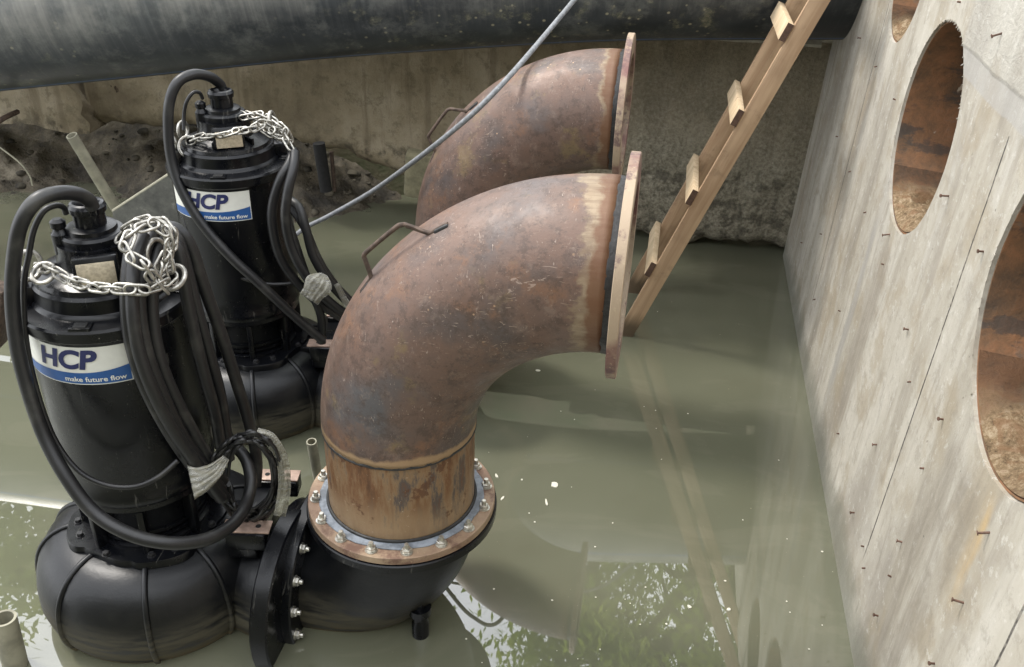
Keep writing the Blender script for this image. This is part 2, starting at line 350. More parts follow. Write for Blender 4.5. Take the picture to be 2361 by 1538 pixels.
def cell(bm, xa, xb, za, zb, hole=None, y=0.0, flip=False):
    if not hole:
        nx = max(1, int((xb-xa)/.25)); nz = max(1, int((zb-za)/.25))
        g = [[bm.verts.new((xa+(xb-xa)*i/nx, y, za+(zb-za)*j/nz)) for i in range(nx+1)] for j in range(nz+1)]
        for j in range(nz):
            for i in range(nx): bm.faces.new([g[j][i], g[j][i+1], g[j+1][i+1], g[j+1][i]])
        return None
    hx, hz, r = hole; n = 96; inn = []; out = []
    for q in range(n):
        t = 2*PI*q/n + PI/4; c_, s_ = math.cos(t), math.sin(t)
        jr = r*(1 + .012*noise.noise(Vector((c_*3+hx, s_*3, 1))) + .008*noise.noise(Vector((c_*14+hx, s_*14, 4))))
        inn.append(bm.verts.new((hx+c_*jr, y, hz+s_*jr)))
        kx = (xb-hx)/c_ if c_ > 1e-6 else ((xa-hx)/c_ if c_ < -1e-6 else 1e9)
        kz = (zb-hz)/s_ if s_ > 1e-6 else ((za-hz)/s_ if s_ < -1e-6 else 1e9)
        kk = min(kx, kz); out.append(bm.verts.new((hx+c_*kk, y, hz+s_*kk)))
    for q in range(n):
        p = (q+1) % n; bm.faces.new([inn[q], inn[p], out[p], out[q]])
    # corners
    for (cx, cz) in ((xa, za), (xb, za), (xb, zb), (xa, zb)):
        best = None
        for q in range(n):
            p = (q+1) % n; a, b = out[q].co, out[p].co
            on = lambda w: (abs(w.x-cx) < 1e-5, abs(w.z-cz) < 1e-5)
            oa, ob = on(a), on(b)
            if (oa[0] and ob[1] and not (oa[1] or ob[0])) or (oa[1] and ob[0] and not (oa[0] or ob[1])):
                bm.faces.new([out[q], out[p], bm.verts.new((cx, y, cz))]); break
    return inn
cols = []; xs = [X0]
for hx, hz, r in sorted(HOLES): xs += [hx-r-.05, hx+r+.05]
xs.append(X1)
for y in (0.0, TH):
    hi = []
    for i in range(len(xs)-1):
        xa, xb = xs[i], xs[i+1]
        if i % 2 == 0: cell(bm, xa, xb, Z0, Z1, None, y); continue
        h = sorted(HOLES)[i//2]
        za, zb = h[1]-h[2]-.05, h[1]+h[2]+.05
        cell(bm, xa, xb, Z0, za, None, y); cell(bm, xa, xb, zb, Z1, None, y); hi.append(cell(bm, xa, xb, za, zb, h, y))
    if y == 0: first = hi
for a, b in zip(first, hi):
    for q in range(len(a)): bm.faces.new([a[q], a[(q+1) % len(a)], b[(q+1) % len(a)], b[q]])
for (xa, za, xb, zb) in ((X0, Z0, X1, Z0), (X1, Z0, X1, Z1), (X1, Z1, X0, Z1), (X0, Z1, X0, Z0)):
    bm.faces.new([bm.verts.new((xa, 0, za)), bm.verts.new((xb, 0, zb)), bm.verts.new((xb, TH, zb)), bm.verts.new((xa, TH, za))])
bmesh.ops.remove_doubles(bm, verts=bm.verts, dist=1e-5)
MAT['wwall'] = white_wall_mat()
make('wall_panel', bm, MAT['wwall'], wall)
def sleeve_mat():
    k = NT('rusty_sleeve'); o = k.co(); X, Y, Z = k.xyz(o)[0:3]
    n = k.noise(o, 4, 9, .75); st = k.noise(k.mp(o, (1, 1, 3)), 3.2, 8, .7)
    c = k.ramp(n, [(.32, (.055, .042, .032)), (.46, (.14, .08, .042)), (.58, (.25, .12, .055)), (.70, (.15, .13, .105))])
    c = k.mix(k.ma('MULTIPLY', k.st(st, .55, .62), .7), c, (.05, .045, .04))
    c = k.mix(k.st(k.noise(o, 9, 5), .66, .7), c, (.42, .36, .28))
    return k.out(c, .75, 0, k.bump(n, .5, .02))
def grit_mat():
    k = NT('sandy_grit'); o = k.co(); X, Y, Z = k.xyz(o)[0:3]; n = k.noise(o, 36, 8, .85); n2 = k.noise(k.mp(o, (1, 1, 3)), 9, 5, .6, 1)
    c = k.ramp(n, [(.36, (.09, .055, .028)), (.5, (.28, .19, .10)), (.62, (.50, .39, .26))])
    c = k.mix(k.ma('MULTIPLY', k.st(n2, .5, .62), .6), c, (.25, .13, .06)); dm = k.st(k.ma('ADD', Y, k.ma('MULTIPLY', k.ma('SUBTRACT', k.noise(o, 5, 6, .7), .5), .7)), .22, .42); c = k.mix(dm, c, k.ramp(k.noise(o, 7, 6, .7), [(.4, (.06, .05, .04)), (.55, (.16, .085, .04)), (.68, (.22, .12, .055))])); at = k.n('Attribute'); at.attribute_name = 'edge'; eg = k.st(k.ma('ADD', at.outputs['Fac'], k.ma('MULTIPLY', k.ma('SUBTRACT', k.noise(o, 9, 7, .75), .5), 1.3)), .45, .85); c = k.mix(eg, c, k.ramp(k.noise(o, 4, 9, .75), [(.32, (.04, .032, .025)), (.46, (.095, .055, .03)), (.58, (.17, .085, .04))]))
    return k.out(c, .9, 0, k.bump(n, .9, .02))
MAT['sleeve'] = sleeve_mat(); MAT['grit'] = grit_mat()
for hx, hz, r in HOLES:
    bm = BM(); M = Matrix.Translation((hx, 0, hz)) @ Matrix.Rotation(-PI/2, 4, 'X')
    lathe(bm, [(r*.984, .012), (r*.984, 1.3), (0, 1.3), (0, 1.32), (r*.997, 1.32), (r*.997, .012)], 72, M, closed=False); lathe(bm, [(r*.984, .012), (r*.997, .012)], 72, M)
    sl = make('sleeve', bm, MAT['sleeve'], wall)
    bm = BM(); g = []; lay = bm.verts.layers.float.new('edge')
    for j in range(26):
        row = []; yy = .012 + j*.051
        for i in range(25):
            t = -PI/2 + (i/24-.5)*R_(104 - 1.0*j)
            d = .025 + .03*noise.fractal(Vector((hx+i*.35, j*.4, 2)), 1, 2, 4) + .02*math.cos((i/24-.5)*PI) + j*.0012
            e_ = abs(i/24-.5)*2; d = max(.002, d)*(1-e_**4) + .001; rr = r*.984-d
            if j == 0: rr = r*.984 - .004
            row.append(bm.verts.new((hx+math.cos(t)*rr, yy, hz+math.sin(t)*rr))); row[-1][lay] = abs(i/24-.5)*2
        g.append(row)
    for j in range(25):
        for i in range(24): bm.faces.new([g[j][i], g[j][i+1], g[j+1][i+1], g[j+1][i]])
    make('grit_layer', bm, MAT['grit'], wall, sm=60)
# frayed lip of splinters round the openings
for hx, hz, r in HOLES:
    bm = BM()
    for q in range(60):
        t = random.gauss(1.2, .8); L = random.uniform(.004, .014); w = random.uniform(.002, .005)
        c_, s_ = math.cos(t), math.sin(t); p = Vector((hx+c_*r*1.006, -.001, hz+s_*r*1.006)); d = Vector((-c_, random.uniform(-.8, .2), -s_)).normalized()
        lathe(bm, [(0, -.001), (w*.6, 0), (w*.4, L*.6), (0, L)], 5, frame(p, d))
    make('frayed_edge', bm, MAT['wwall'], wall, sm=0)
def wall_uv(x, y):
    r = ray(x, y); p = CAM + r*((A0-CAM).dot(Nn)/r.dot(Nn)) - A0; return p.dot(D), p.dot(E)
MAT['nail'] = plain('rusty_nail', (.15, .085, .06), .6, .3, 60, .4)
protos = []
for L, hd in ((.026, 1), (.011, 0), (.014, 1)):
    bm = BM(); lathe(bm, [(0, .01), (.0032, .01), (.0032, -L)] + ([(.0062, -L), (.0062, -L-.003), (0, -L-.003)] if hd else [(0, -L-.002)]), 8)
    protos.append(bm)
nails = [(2310,77,0),(1985,88,2),(2022,153,1),(2065,230,1),(1932,315,1),(1962,395,1),(1997,489,1),(2188,452,0),(2052,540,0),(2038,610,1),(2268,580,2),
 (2095,760,2),(1938,718,1),(1895,540,1),(2175,967,2),(1935,1000,1),(2022,1025,2),(1970,1182,2),(2080,1250,2),(2282,1228,0),(2222,1390,0),(1992,1260,1),(1995,1310,1),
 (2025,1420,2),(2055,1330,1),(2155,1530,2),(1880,690,1),(2215,5,1),(2100,880,1),(2130,1080,1),(1850,560,1)]
pm = []
for bmn in protos:
    me = bpy.data.meshes.new('nail'); bmn.to_mesh(me); bmn.free(); me.materials.append(MAT['nail']); pm.append(me)
for x, y, kd in nails:
    u, w = wall_uv(x, y); o = bpy.data.objects.new('nail', pm[kd]); COL.objects.link(o); o.parent = wall
    d = Vector((random.uniform(-.35, .25), 1, random.uniform(-.2, .45))).normalized()
    o.matrix_local = frame((u, 0, w), d)

# ------------------------------------------------------------------ back wall with eroded foot
BA = Vector((1.833, 5.694, 0)) ; BD = Vector((-.986, .165, 0)).normalized(); BN = Vector((-.165, -.986, 0)).normalized()
BMx = Matrix((BD, BN*-1, Vector((0, 0, 1)))).transposed().to_4x4()
BMx = Matrix((BD, BD.cross(Vector((0,0,1)))*-1, Vector((0,0,1)))).transposed().to_4x4(); BMx.translation = BA
# local: x leftwards along the wall, y = into / out, z up. find sign of y that faces the camera
ysg = 1 if (BMx.to_3x3() @ Vector((0, 1, 0))).dot(BN) > 0 else -1
def back_mat():
    k = NT('stained_concrete'); o = k.co(); X, Y, Z = k.xyz(o)[0:3]
    a = k.noise(o, 1.6, 7, .62); st = k.noise(k.mp(o, (7, 1, .6)), 1.3, 6, .6); f = k.noise(o, 42, 6, .75); g = k.vor(o, 46)
    c = k.ramp(a, [(.34, (.16, .13, .085)), (.5, (.27, .225, .15)), (.64, (.36, .31, .225))]); mm = k.noise(o, 9, 9, .78); c = k.mix(k.ma('MULTIPLY', k.st(mm, .5, .62), .5), c, (.11, .092, .06)); c = k.mix(k.ma('MULTIPLY', k.st(k.noise(o, 24, 7, .8), .56, .66), .4), c, (.34, .30, .22))
    c = k.mix(k.ma('MULTIPLY', k.st(st, .50, .64), .55), c, (.14, .11, .072))
    rgt = k.ma('SUBTRACT', 1.0, k.st(k.ma('ADD', X, k.ma('MULTIPLY', a, .8)), 1.3, 2.2))
    gr = k.ramp(f, [(.35, (.14, .13, .095)), (.52, (.29, .265, .20)), (.7, (.46, .43, .34))])
    low = k.ma('SUBTRACT', 1.0, k.st(k.ma('ADD', Z, k.ma('MULTIPLY', a, .5)), .75, 1.25))
    c = k.mix(k.ma('MULTIPLY', k.ma('MULTIPLY', rgt, k.ma('ADD', .45, k.ma('MULTIPLY', low, .55))), .9), c, gr)
    edge = k.ma('SUBTRACT', 1.0, k.st(k.ma('ADD', Z, k.ma('MULTIPLY', k.noise(o, 6, 5), .3)), .62, .78))
    c = k.mix(k.ma('MULTIPLY', edge, k.ma('MULTIPLY', k.st(k.noise(o, 11, 5), .45, .6), .6)), c, (.035, .03, .022))
    c = k.mix(k.st(k.noise(k.mp(o, (1.6, 1, 1.2)), 5, 6), .68, .72), c, (.05, .035, .022))
    c = k.mix(k.ma('MULTIPLY', k.st(f, .6, .72), .3), c, (.26, .23, .17))
    h = k.ma('ADD', k.ma('MULTIPLY', k.ma('MULTIPLY', rgt, f), 2.2), k.ma('ADD', mm, k.ma('MULTIPLY', f, .25)))
    return k.out(c, .85, 0, k.bump(h, .7, .02), Specular_IOR_Level=.2)
MAT['back'] = back_mat()
def zbot(x):   # foot height along the wall, x = metres left of the corner
    p = [(0, .03), (.35, .06), (.7, -.02), (1.2, .10), (1.7, .22), (2.2, .35), (2.7, .30), (3.1, .42), (3.6, .52), (4.4, .50), (9, .42)]
    for (a, b), (c_, d) in zip(p, p[1:]):
        if x <= c_: z = b+(d-b)*(x-a)/(c_-a); break
    return z + .05*noise.fractal(Vector((x*3.1, 0, 5)), 1, 2, 5) + .012*noise.noise(Vector((x*19, 3, 1)))
bm = BM(); NX, NZ = 260, 24; g = []
for j in range(NZ+1):
    row = []
    for i in range(NX+1):
        x = -.25+i/NX*5.3; zb = zbot(x); z = zb + (1.42-zb)*(j/NZ)**1.15
        rough = .006 if x > 1.8 else .022
        y = rough*noise.fractal(Vector((x*5, z*5, 9)), 1, 2, 6) - (.07*max(0, 1-(z-zb)/.08)**2)
        row.append(bm.verts.new((x, ysg*y, z)))
    g.append(row)
for j in range(NZ):
    for i in range(NX): bm.faces.new([g[j][i], g[j][i+1], g[j+1][i+1], g[j+1][i]])
bk = [bm.verts.new((-.25+i/NX*5.3, -ysg*.35, zbot(-.25+i/NX*5.3)+.03)) for i in range(NX+1)]
tb = [bm.verts.new((-.25+i/NX*5.3, -ysg*.35, 1.42)) for i in range(NX+1)]
for i in range(NX):
    bm.faces.new([g[0][i], bk[i], bk[i+1], g[0][i+1]]); bm.faces.new([g[NZ][i], g[NZ][i+1], tb[i+1], tb[i]]); bm.faces.new([bk[i], tb[i], tb[i+1], bk[i+1]])
bm.faces.new([g[j][NX] for j in range(NZ+1)]+[tb[NX], bk[NX]])
o = make('back_wall', bm, MAT['back'], sm=60); o.matrix_world = BMx
tag(o, 'brown stained concrete wall with eroded foot under the large black pipe', 'wall')
# broken slab further left
bm = BM(); g = []; NX2 = 110
for j in range(15):
    row = []
    for i in range(NX2+1):
        x = 5.0 + i/NX2*4.2; zb = .46 + .03*noise.fractal(Vector((x*3, 1, 5)), 1, 2, 4) + (x-5)*.02; zt = 1.42
        z = zb+(zt-zb)*j/14; e_ = max(0, 1-i/10)
        if i < 12: x += (.07*noise.fractal(Vector((z*9, 2, 7)), 1, 2, 5) + .22*max(0, min(1, (z-.7)/.25)))*(1-i/12)
        row.append(bm.verts.new((x, ysg*(.13+.012*noise.fractal(Vector((x*6, z*6, 4)), 1, 2, 6)), z)))
    g.append(row)
for j in range(14):
    for i in range(NX2): bm.faces.new([g[j][i], g[j][i+1], g[j+1][i+1], g[j+1][i]])
gb = [[bm.verts.new((v.co.x+.02, -ysg*.25, v.co.z)) for v in (g[0][i], g[-1][i])] for i in range(NX2+1)]
for i in range(NX2):
    bm.faces.new([g[0][i], gb[i][0], gb[i+1][0], g[0][i+1]]); bm.faces.new([g[-1][i], g[-1][i+1], gb[i+1][1], gb[i][1]]); bm.faces.new([gb[i][0], gb[i][1], gb[i+1][1], gb[i+1][0]])
bm.faces.new([g[j][0] for j in range(15)]+[gb[0][1], gb[0][0]])
o = make('broken_slab', bm, MAT['back'], sm=60); o.matrix_world = BMx
tag(o, 'broken grey brown concrete slab at the far left above the mud hollow', 'slab')
# cream ledge strip on top of the back wall
MAT['cream'] = plain('cream_mortar', (.42, .40, .33), .8, 0, 9, .45, .6)
for xa, n_, lab in ((.03, 7, 'short cream mortar strip under the black pipe, between the ladder and the white wall'), (.40, 18, 'longer cream mortar strip under the black pipe, left of the ladder')):
    bm = BM(); g = []
    for i in range(n_*3+1):
        x = xa+i*.0075*1.0*2.4/1.0; ht = .018+.010*noise.noise(Vector((x*11, 0, 3))); dp = .10+.03*noise.noise(Vector((x*8, 5, 3)))
        g.append([bm.verts.new((x, ysg*yy, zz)) for yy, zz in ((-.05, 1.415), (dp, 1.42-ht*.4), (dp+.008, 1.43), (dp-.01, 1.44+ht), (-.05, 1.46))])
    for i in range(len(g)-1):
        for k_ in range(5): bm.faces.new([g[i][k_], g[i][(k_+1) % 5], g[i+1][(k_+1) % 5], g[i+1][k_]])
    bm.faces.new(g[0]); bm.faces.new(g[-1][::-1])
    o = make('mortar_ledge', bm, MAT['cream'], sm=40); o.matrix_world = BMx
    tag(o, lab, 'ledge')
# pale block in the hollow
bm = BM(); box(bm, (0, 0, 0), (.30, .22, .34), Matrix.Rotation(.12, 3, 'Y'), .03)
for v in bm.verts: v.co += Vector((1, 1, 1))*.02*noise.noise(v.co*9)
MAT['ochre'] = plain('ochre_concrete', (.23, .21, .13), .85, 0, 14, .4, .6)
o = make('footing_block', bm, MAT['ochre'], sm=40); o.location = atY(985, 400, 6.1); tag(o, 'pale ochre concrete block in the hollow behind the far rusty elbow', 'block')

# mud bank and ground behind
def mud_mat():
    k = NT('wet_mud'); v = k.co(); n = k.noise(v, 3.2, 8, .72); f = k.noise(v, 22, 6, .7)
    c = k.ramp(n, [(.36, (.03, .025, .018)), (.46, (.08, .066, .045)), (.56, (.15, .125, .085)), (.68, (.30, .26, .19))])
    c = k.mix(k.ma('MULTIPLY', k.st(f, .6, .7), .4), c, (.20, .18, .13))
    return k.out(c, .7, 0, k.bump(f, .9, .03, k.bump(n, .8, .08)))
MAT['mud'] = mud_mat(); MAT['stone'] = plain('muddy_stone', (.115, .10, .072), .85, 0, 5, .8, .8)
bm = BM(); NX, NY = 300, 60; g = []
for j in range(NY+1):
    row = []
    for i in range(NX+1):
        x = -.2+i/NX*10; t = j/NY
        y = .25 + (-1.4)*t   # metres towards the hollow
        fr = max(0, min(1, (x-2.3)/1.6))
        z = -.33 + fr*.27 + t*(.55*fr+.2) + .08*noise.fractal(Vector((x*1.1, y*1.5, 0)), 1, 2, 6)*(.3+fr) + .06*noise.fractal(Vector((x*6, y*6, 3)), 1, 2, 5)
        z -= .16*math.exp(-((x-5.1)/.5)**2)
        row.append(bm.verts.new((x, ysg*(y+.25), z)))
    g.append(row)
for j in range(NY):
    for i in range(NX): bm.faces.new([g[j][i], g[j][i+1], g[j+1][i+1], g[j+1][i]])
o = make('mud_bank', bm, MAT['mud'], sm=180); o.matrix_world = BMx; o['kind'] = 'structure'
def soil_mat():
    k = NT('grassy_soil'); v = k.co(); n = k.noise(v, 2, 8, .7)
    return k.out(k.ramp(n, [(.35, (.05, .07, .025)), (.6, (.12, .1, .06))]), .9, 0, k.bump(n, .8, .1))
bm = BM(); NX = 40; g = []
for j in range(20):
    row = []
    for i in range(NX+1):
        x = -14+i/NX*40; y = .33+(j if j < 2 else j+.6)*.8+max(0, j-2)*.8
        z = -.3 if j == 0 else 1.38+.12*noise.fractal(Vector((x*.3, y*.3, 0)), 1, 2, 4)+(1.0 if j > 0 else .0)+min(2, j*.12)
        row.append(bm.verts.new((x, -ysg*(y if j else .33), z)))
    g.append(row)
for j in range(19):
    for i in range(NX): bm.faces.new([g[j][i], g[j][i+1], g[j+1][i+1], g[j+1][i]])
o = make('ground', bm, soil_mat(), sm=180); o.matrix_world = BMx; o['kind'] = 'structure'

bm = BM(); g = []
for j in range(14):
    row = []
    for i in range(31):
        x = -9+i*.6; t = j/13; z = -.3+5.6*t**.8+.25*noise.fractal(Vector((x*.5, t*4, 3)), 1, 2, 4)
        row.append(bm.verts.new((x, -1.6-2.4*t, z)))
    g.append(row)
for j in range(13):
    for i in range(30): bm.faces.new([g[j][i], g[j][i+1], g[j+1][i+1], g[j+1][i]])
o = make('sky_blocker_slope', bm, soil_mat(), sm=180); o['kind'] = 'structure'  # unseen slope behind the camera, added to block sky light and darken reflections

# ------------------------------------------------------------------ big black pipe along the wall top
def hdpe_mat():
    k = NT('black_plastic_pipe'); uv = k.co('UV'); u, v_, _ = k.xyz(uv)[0:3]; o = k.co()
    n = k.noise(o, 3, 7, .65); dr = k.noise(k.mp(uv, (9, 1.1, 1)), 3, 6, .65); f = k.noise(o, 30, 6, .75)
    c = k.mix(k.st(n, .4, .7), (.012, .016, .021), (.040, .047, .052))
    c = k.mix(k.ma('MULTIPLY', k.st(dr, .50, .75), .25), c, (.085, .092, .09)); c = k.mix(k.ma('MULTIPLY', k.st(k.noise(o, 5, 8, .75), .47, .66), .5), c, (.15, .155, .145))
    # grime and lichen, stronger towards the right half and the far left
    reg = k.ma('ADD', k.ma('MULTIPLY', k.st(u, 3.4, 5.0), k.ma('SUBTRACT', 1.0, k.st(u, 5.9, 6.8))), k.ma('MULTIPLY', k.ma('SUBTRACT', 1.0, k.st(u, 2.2, 3.1)), .55))
    sp = k.ma('MULTIPLY', k.st(k.noise(o, 7, 8, .75), .54, .66), reg)
    c = k.mix(k.ma('MULTIPLY', sp, .7), c, k.mix(k.st(f, .4, .6), (.08, .085, .05), (.25, .235, .16)))
    fl = k.ma('SUBTRACT', 1.0, k.st(k.vor(k.mp(o, (1, 1, 1)), 15), .08, .17)); c = k.mix(k.ma('MULTIPLY', fl, k.ma('MULTIPLY', reg, .8)), c, (.36, .33, .22))
    top = k.ma('SUBTRACT', 1.0, k.st(k.ma('ADD', v_, k.ma('MULTIPLY', k.ma('SUBTRACT', dr, .5), .14)), .18, .36)); c = k.mix(k.ma('MULTIPLY', top, .8), c, k.mix(k.st(n, .4, .6), (.17, .18, .18), (.33, .32, .29)))  # pale upper side: dust, plus sky reflection painted into the colour
    for v0 in (.438, .20):
        d = k.ma('ABSOLUTE', k.ma('SUBTRACT', v_, v0)); s_ = k.ma('SUBTRACT', 1.0, k.st(d, .0018, .0042)); c = k.mix(k.ma('MULTIPLY', s_, .85), c, (.07, .17, .42))
    return k.out(c, k.ramp(n, [(.3, .33), (.7, .5)]), 0, k.bump(f, .1, .004, k.bump(n, .1, .02)), Specular_IOR_Level=.6)
pr = .50
cp = []
for (x, y, Y) in ((0, 210, 5.25), (350, 175, 5.25), (700, 140, 5.3), (1100, 112, 5.35), (1450, 95, 5.35), (1930, 92, 5.40)):
    b = atY(x, y, Y); d = (b-CAM).normalized(); nrm = Vector((0, -d.z*-1, 0)); up = Vector((0, 0, 1)) - d*d.z
    # the underside silhouette touches b: centre lies pr above it, square to the view ray
    s_ = Vector((.98, .03, .05)).normalized(); up = d.cross(s_); up = up if up.z > 0 else -up
    cp.append(b + up.normalized()*pr)
first = cp[0] + (cp[0]-cp[1])*2.2; last = cp[-1] + (cp[-1]-cp[-2])*1.4
PIPE = cat([first]+cp+[last], 10)
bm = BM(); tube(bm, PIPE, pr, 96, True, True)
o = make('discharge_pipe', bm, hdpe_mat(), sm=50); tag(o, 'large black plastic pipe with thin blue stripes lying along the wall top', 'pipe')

# ------------------------------------------------------------------ bolts
def hexbolt_bm(r=.016, h=.012, stud=.016, washer=True):
    bm = BM()
    if washer: lathe(bm, [(0, 0), (r*1.35, 0), (r*1.35, .003), (0, .003)], 20)
    lathe(bm, [(0, .003), (r*1.0, .003), (r*1.06, .003+h*.2), (r*1.06, .003+h*.8), (r*.9, .003+h), (0, .003+h)], 6)
    if stud: lathe(bm, [(r*.55, .003+h*.9), (r*.55, h+stud), (r*.45, h+stud+.003), (0, h+stud+.003)], 14)
    return bm
# ------------------------------------------------------------------ rusty elbow pipe
ELROT = math.atan2(-.165, .986)
def rusty_elbow(loc, label, hs=0):
    t = thing('rusty_elbow_pipe', label, 'pipe elbow', loc, ELROT, 'rusty elbow pipes on the pumps')
    SL, BR, PR = .335, .655, .2515
    bm = BM(); hollow(bm, PR-.012, .325, 0, .028, 96)
    fl = make('flange', bm, MAT['flange'], t)
    bm = BM(); hollow(bm, PR+.001, PR+.034, .0275, .034, 96); 
    for v in bm.verts:
        a = math.atan2(v.co.y, v.co.x); w = .007*noise.noise(Vector((math.cos(a)*5, math.sin(a)*5, 0)))+.003*noise.noise(Vector((math.cos(a)*30, math.sin(a)*30, 0)))
        if v.co.xy.length > PR+.015: v.co.xy *= 1+w/.28
    make('weld_coat', bm, MAT['greyweld'], fl)
    bm = BM(); tube(bm, [(math.cos(a)*(PR+.003), math.sin(a)*(PR+.003), .036) for a in [2*PI*i/120 for i in range(120)]], .007, 8, closed=True)
    make('weld_bead', bm, MAT['weld'], fl)
    src = None
    for i in range(16):
        a = 2*PI*(i+.5)/16 + R_(8); M = Matrix.Translation((math.cos(a)*.296, math.sin(a)*.296, .028)) @ Matrix.Rotation(random.random()*3, 4, 'Z')
        if not src: src = make('nut', hexbolt_bm(.0155, .014, .017), MAT['zinc'], fl); src.matrix_local = M
        else: inst(src, fl, M)
    bm = BM(); lathe(bm, [(PR, .02), (PR, .1), (PR, .2), (PR, SL-.004), (PR-.01, SL-.004), (PR-.01, .02)], 96, closed=True)
    make('straight_pipe', bm, MAT['straight'], t)
    bm = BM(); pts = [(math.cos(a)*(PR-.0005), math.sin(a)*(PR-.0005), SL+.0015*noise.noise(Vector((math.cos(a)*9, math.sin(a)*9, 0)))) for a in [2*PI*i/160 for i in range(160)]]
    rg = tube(bm, pts, .0075, 8, closed=True)
    for v in bm.verts: v.co += v.co.normalized()*.003*noise.noise(v.co*45)
    make('weld_seam', bm, MAT['weld'], t)
    bm = BM(); rings = []; n = 60
    for i in range(n+1):
        ph = PI/2*i/n; c = Vector((BR-BR*math.cos(ph), 0, SL+BR*math.sin(ph))); ra = Vector((-math.cos(ph), 0, math.sin(ph)))
        rings.append([bm.verts.new(c+(ra*math.cos(2*PI*k/96)+Vector((0, 1, 0))*math.sin(2*PI*k/96))*PR*(1+.004*noise.noise(Vector((i*.08, math.cos(2*PI*k/96)*2, math.sin(2*PI*k/96)*2))))) for k in range(96)])
    for i in range(n):
        for k in range(96): bm.faces.new([rings[i][k], rings[i][(k+1) % 96], rings[i+1][(k+1) % 96], rings[i+1][k]])
    bd = make('bend', bm, MAT['bend'], t, sm=180)
    sm_ = bd.modifiers.new('wall', 'SOLIDIFY'); sm_.thickness = .01; sm_.offset = -1 if False else 0
    # exit end: dark weld + flange
    M = frame((BR, 0, SL+BR), (1, 0, 0), (0, 0, 1))
    bm = BM(); hollow(bm, PR-.008, PR+.0045, -.004, .022, 96, M)
    for v in bm.verts: v.co += Vector((0, v.co.y, v.co.z-SL-BR)).normalized()*.004*noise.noise(v.co*26)
    make('weld_seam', bm, MAT['weld'], t)
    bm = BM(); hollow(bm, PR-.008, .325, .020, .048, 96, M)
    ex = make('exit_flange', bm, MAT['exit'], t)
    hsrc = None
    for i in range(16):
        a = 2*PI*(i+.5)/16; Mh = M @ Matrix.Translation((math.cos(a)*.292, math.sin(a)*.292, 0))
        if not hsrc:
            bm = BM(); lathe(bm, [(0, .0185), (.016, .0185), (.016, .0192), (0, .0192)], 16); hsrc = make('bolt_hole', bm, MAT['dark'], ex); hsrc.matrix_local = Mh
        else: inst(hsrc, ex, Mh)
    # lifting handle of bent rebar, legs welded on the outer curve
    def cr(ph, off, y=0): return Vector((BR-(BR+PR+off)*math.cos(R_(ph)), y, SL+(BR+PR+off)*math.sin(R_(ph))))
    bm = BM()
    P = [cr(q+hs, off, yy) for q, off, yy in ((59, -.010, -.085), (55.4, -.010, -.085), (54.6, -.005, -.085), (52.0, .044, -.08), (51.2, .053, -.08), (49.8, .056, -.078), (42.2, .056, -.072), (41.2, .052, -.07), (40.8, .046, -.07), (38.8, -.003, -.07), (38.2, -.008, -.07), (34.8, -.010, -.07))]
    tube(bm, cat(P, 3), .0072, 10)
    for v in bm.verts: v.co += Vector((1, 0, 1))*.0012*math.sin((v.co.x+v.co.z)*420)
    make('handle', bm, MAT['rebar'], t)
    for ph, yy in ((57.4+hs, -.085), (36.2+hs, -.07)):
        bm = BM(); c = cr(ph, -.014, yy); box(bm, c, (.05, .028, .016), Matrix.Rotation(R_(ph)-PI/2, 3, 'Y'), .006)
        make('handle_weld', bm, MAT['weld'], t)
    return t
FL = Vector((-.365, 2.482, .479))
rusty_elbow(FL, 'large rusty steel elbow pipe with round bolted flange, nearest the camera')
rusty_elbow(FL+Vector((.14, 1.565, 0)), 'rusty steel elbow pipe partly hidden behind the nearer elbow, crossed by the grey rope', -11)

# ------------------------------------------------------------------ black cast base elbow
def base_elbow(loc, label):
    t = thing('discharge_elbow', label, 'pipe elbow', loc, ELROT, 'black discharge elbows')
    bm = BM(); hollow(bm, .2, .332, -.036, -.002, 96, ch=.004); make('flange', bm, MAT['black'], t)
    bm = BM(); BR = .34; n = 40
    for i in range(n+1):
        pass
    pts = [Vector((0, 0, -.03))] + [Vector((-BR+BR*math.cos(a), 0, -.05-BR*math.sin(a))) for a in [PI/2*i/n for i in range(n+1)]]
    tube(bm, pts, lambda q: .266 - .030*q, 96, True)
    make('elbow_body', bm, MAT['volute'], t, sm=60)
    zc = -.05-BR
    M = frame((-BR, 0, zc), (-1, 0, 0), (0, 0, 1))
    bm = BM(); hollow(bm, .2, .315, -.016, .034, 96, M, ch=.005); vf = make('side_flange', bm, MAT['black'], t)
    src = None
    for i in range(16):
        a = 2*PI*(i+.5)/16; Mb = M @ Matrix.Translation((math.cos(a)*.288, math.sin(a)*.288, -.016)) @ Matrix.Rotation(PI, 4, 'X')
        if (zc+loc.z+math.cos(a)*.288) < -.02: continue
        if not src: src = make('bolt', hexbolt_bm(.0155, .014, .012), MAT['zinc'], vf); src.matrix_local = Mb
        else: inst(src, vf, Mb)
    bm = BM(); box(bm, (.10, -.13, -.36), (.03, .10, .2), bev=.01); lathe(bm, [(0, -.34), (.04, -.34), (.04, -.37), (.028, -.372), (.026, -.41), (.031, -.42), (.031, -.6), (0, -.6)], 20, Matrix.Translation((.10, -.16, 0)))
    make('jack_screw', bm, MAT['black'], t)
    return t
base_elbow(FL, 'black cast elbow with bright bolts under the nearest rusty elbow, half in the water')
base_elbow(FL+Vector((.05, 1.38, 0)), 'black cast elbow mostly hidden behind the nearest rusty elbow, by the farther pump')

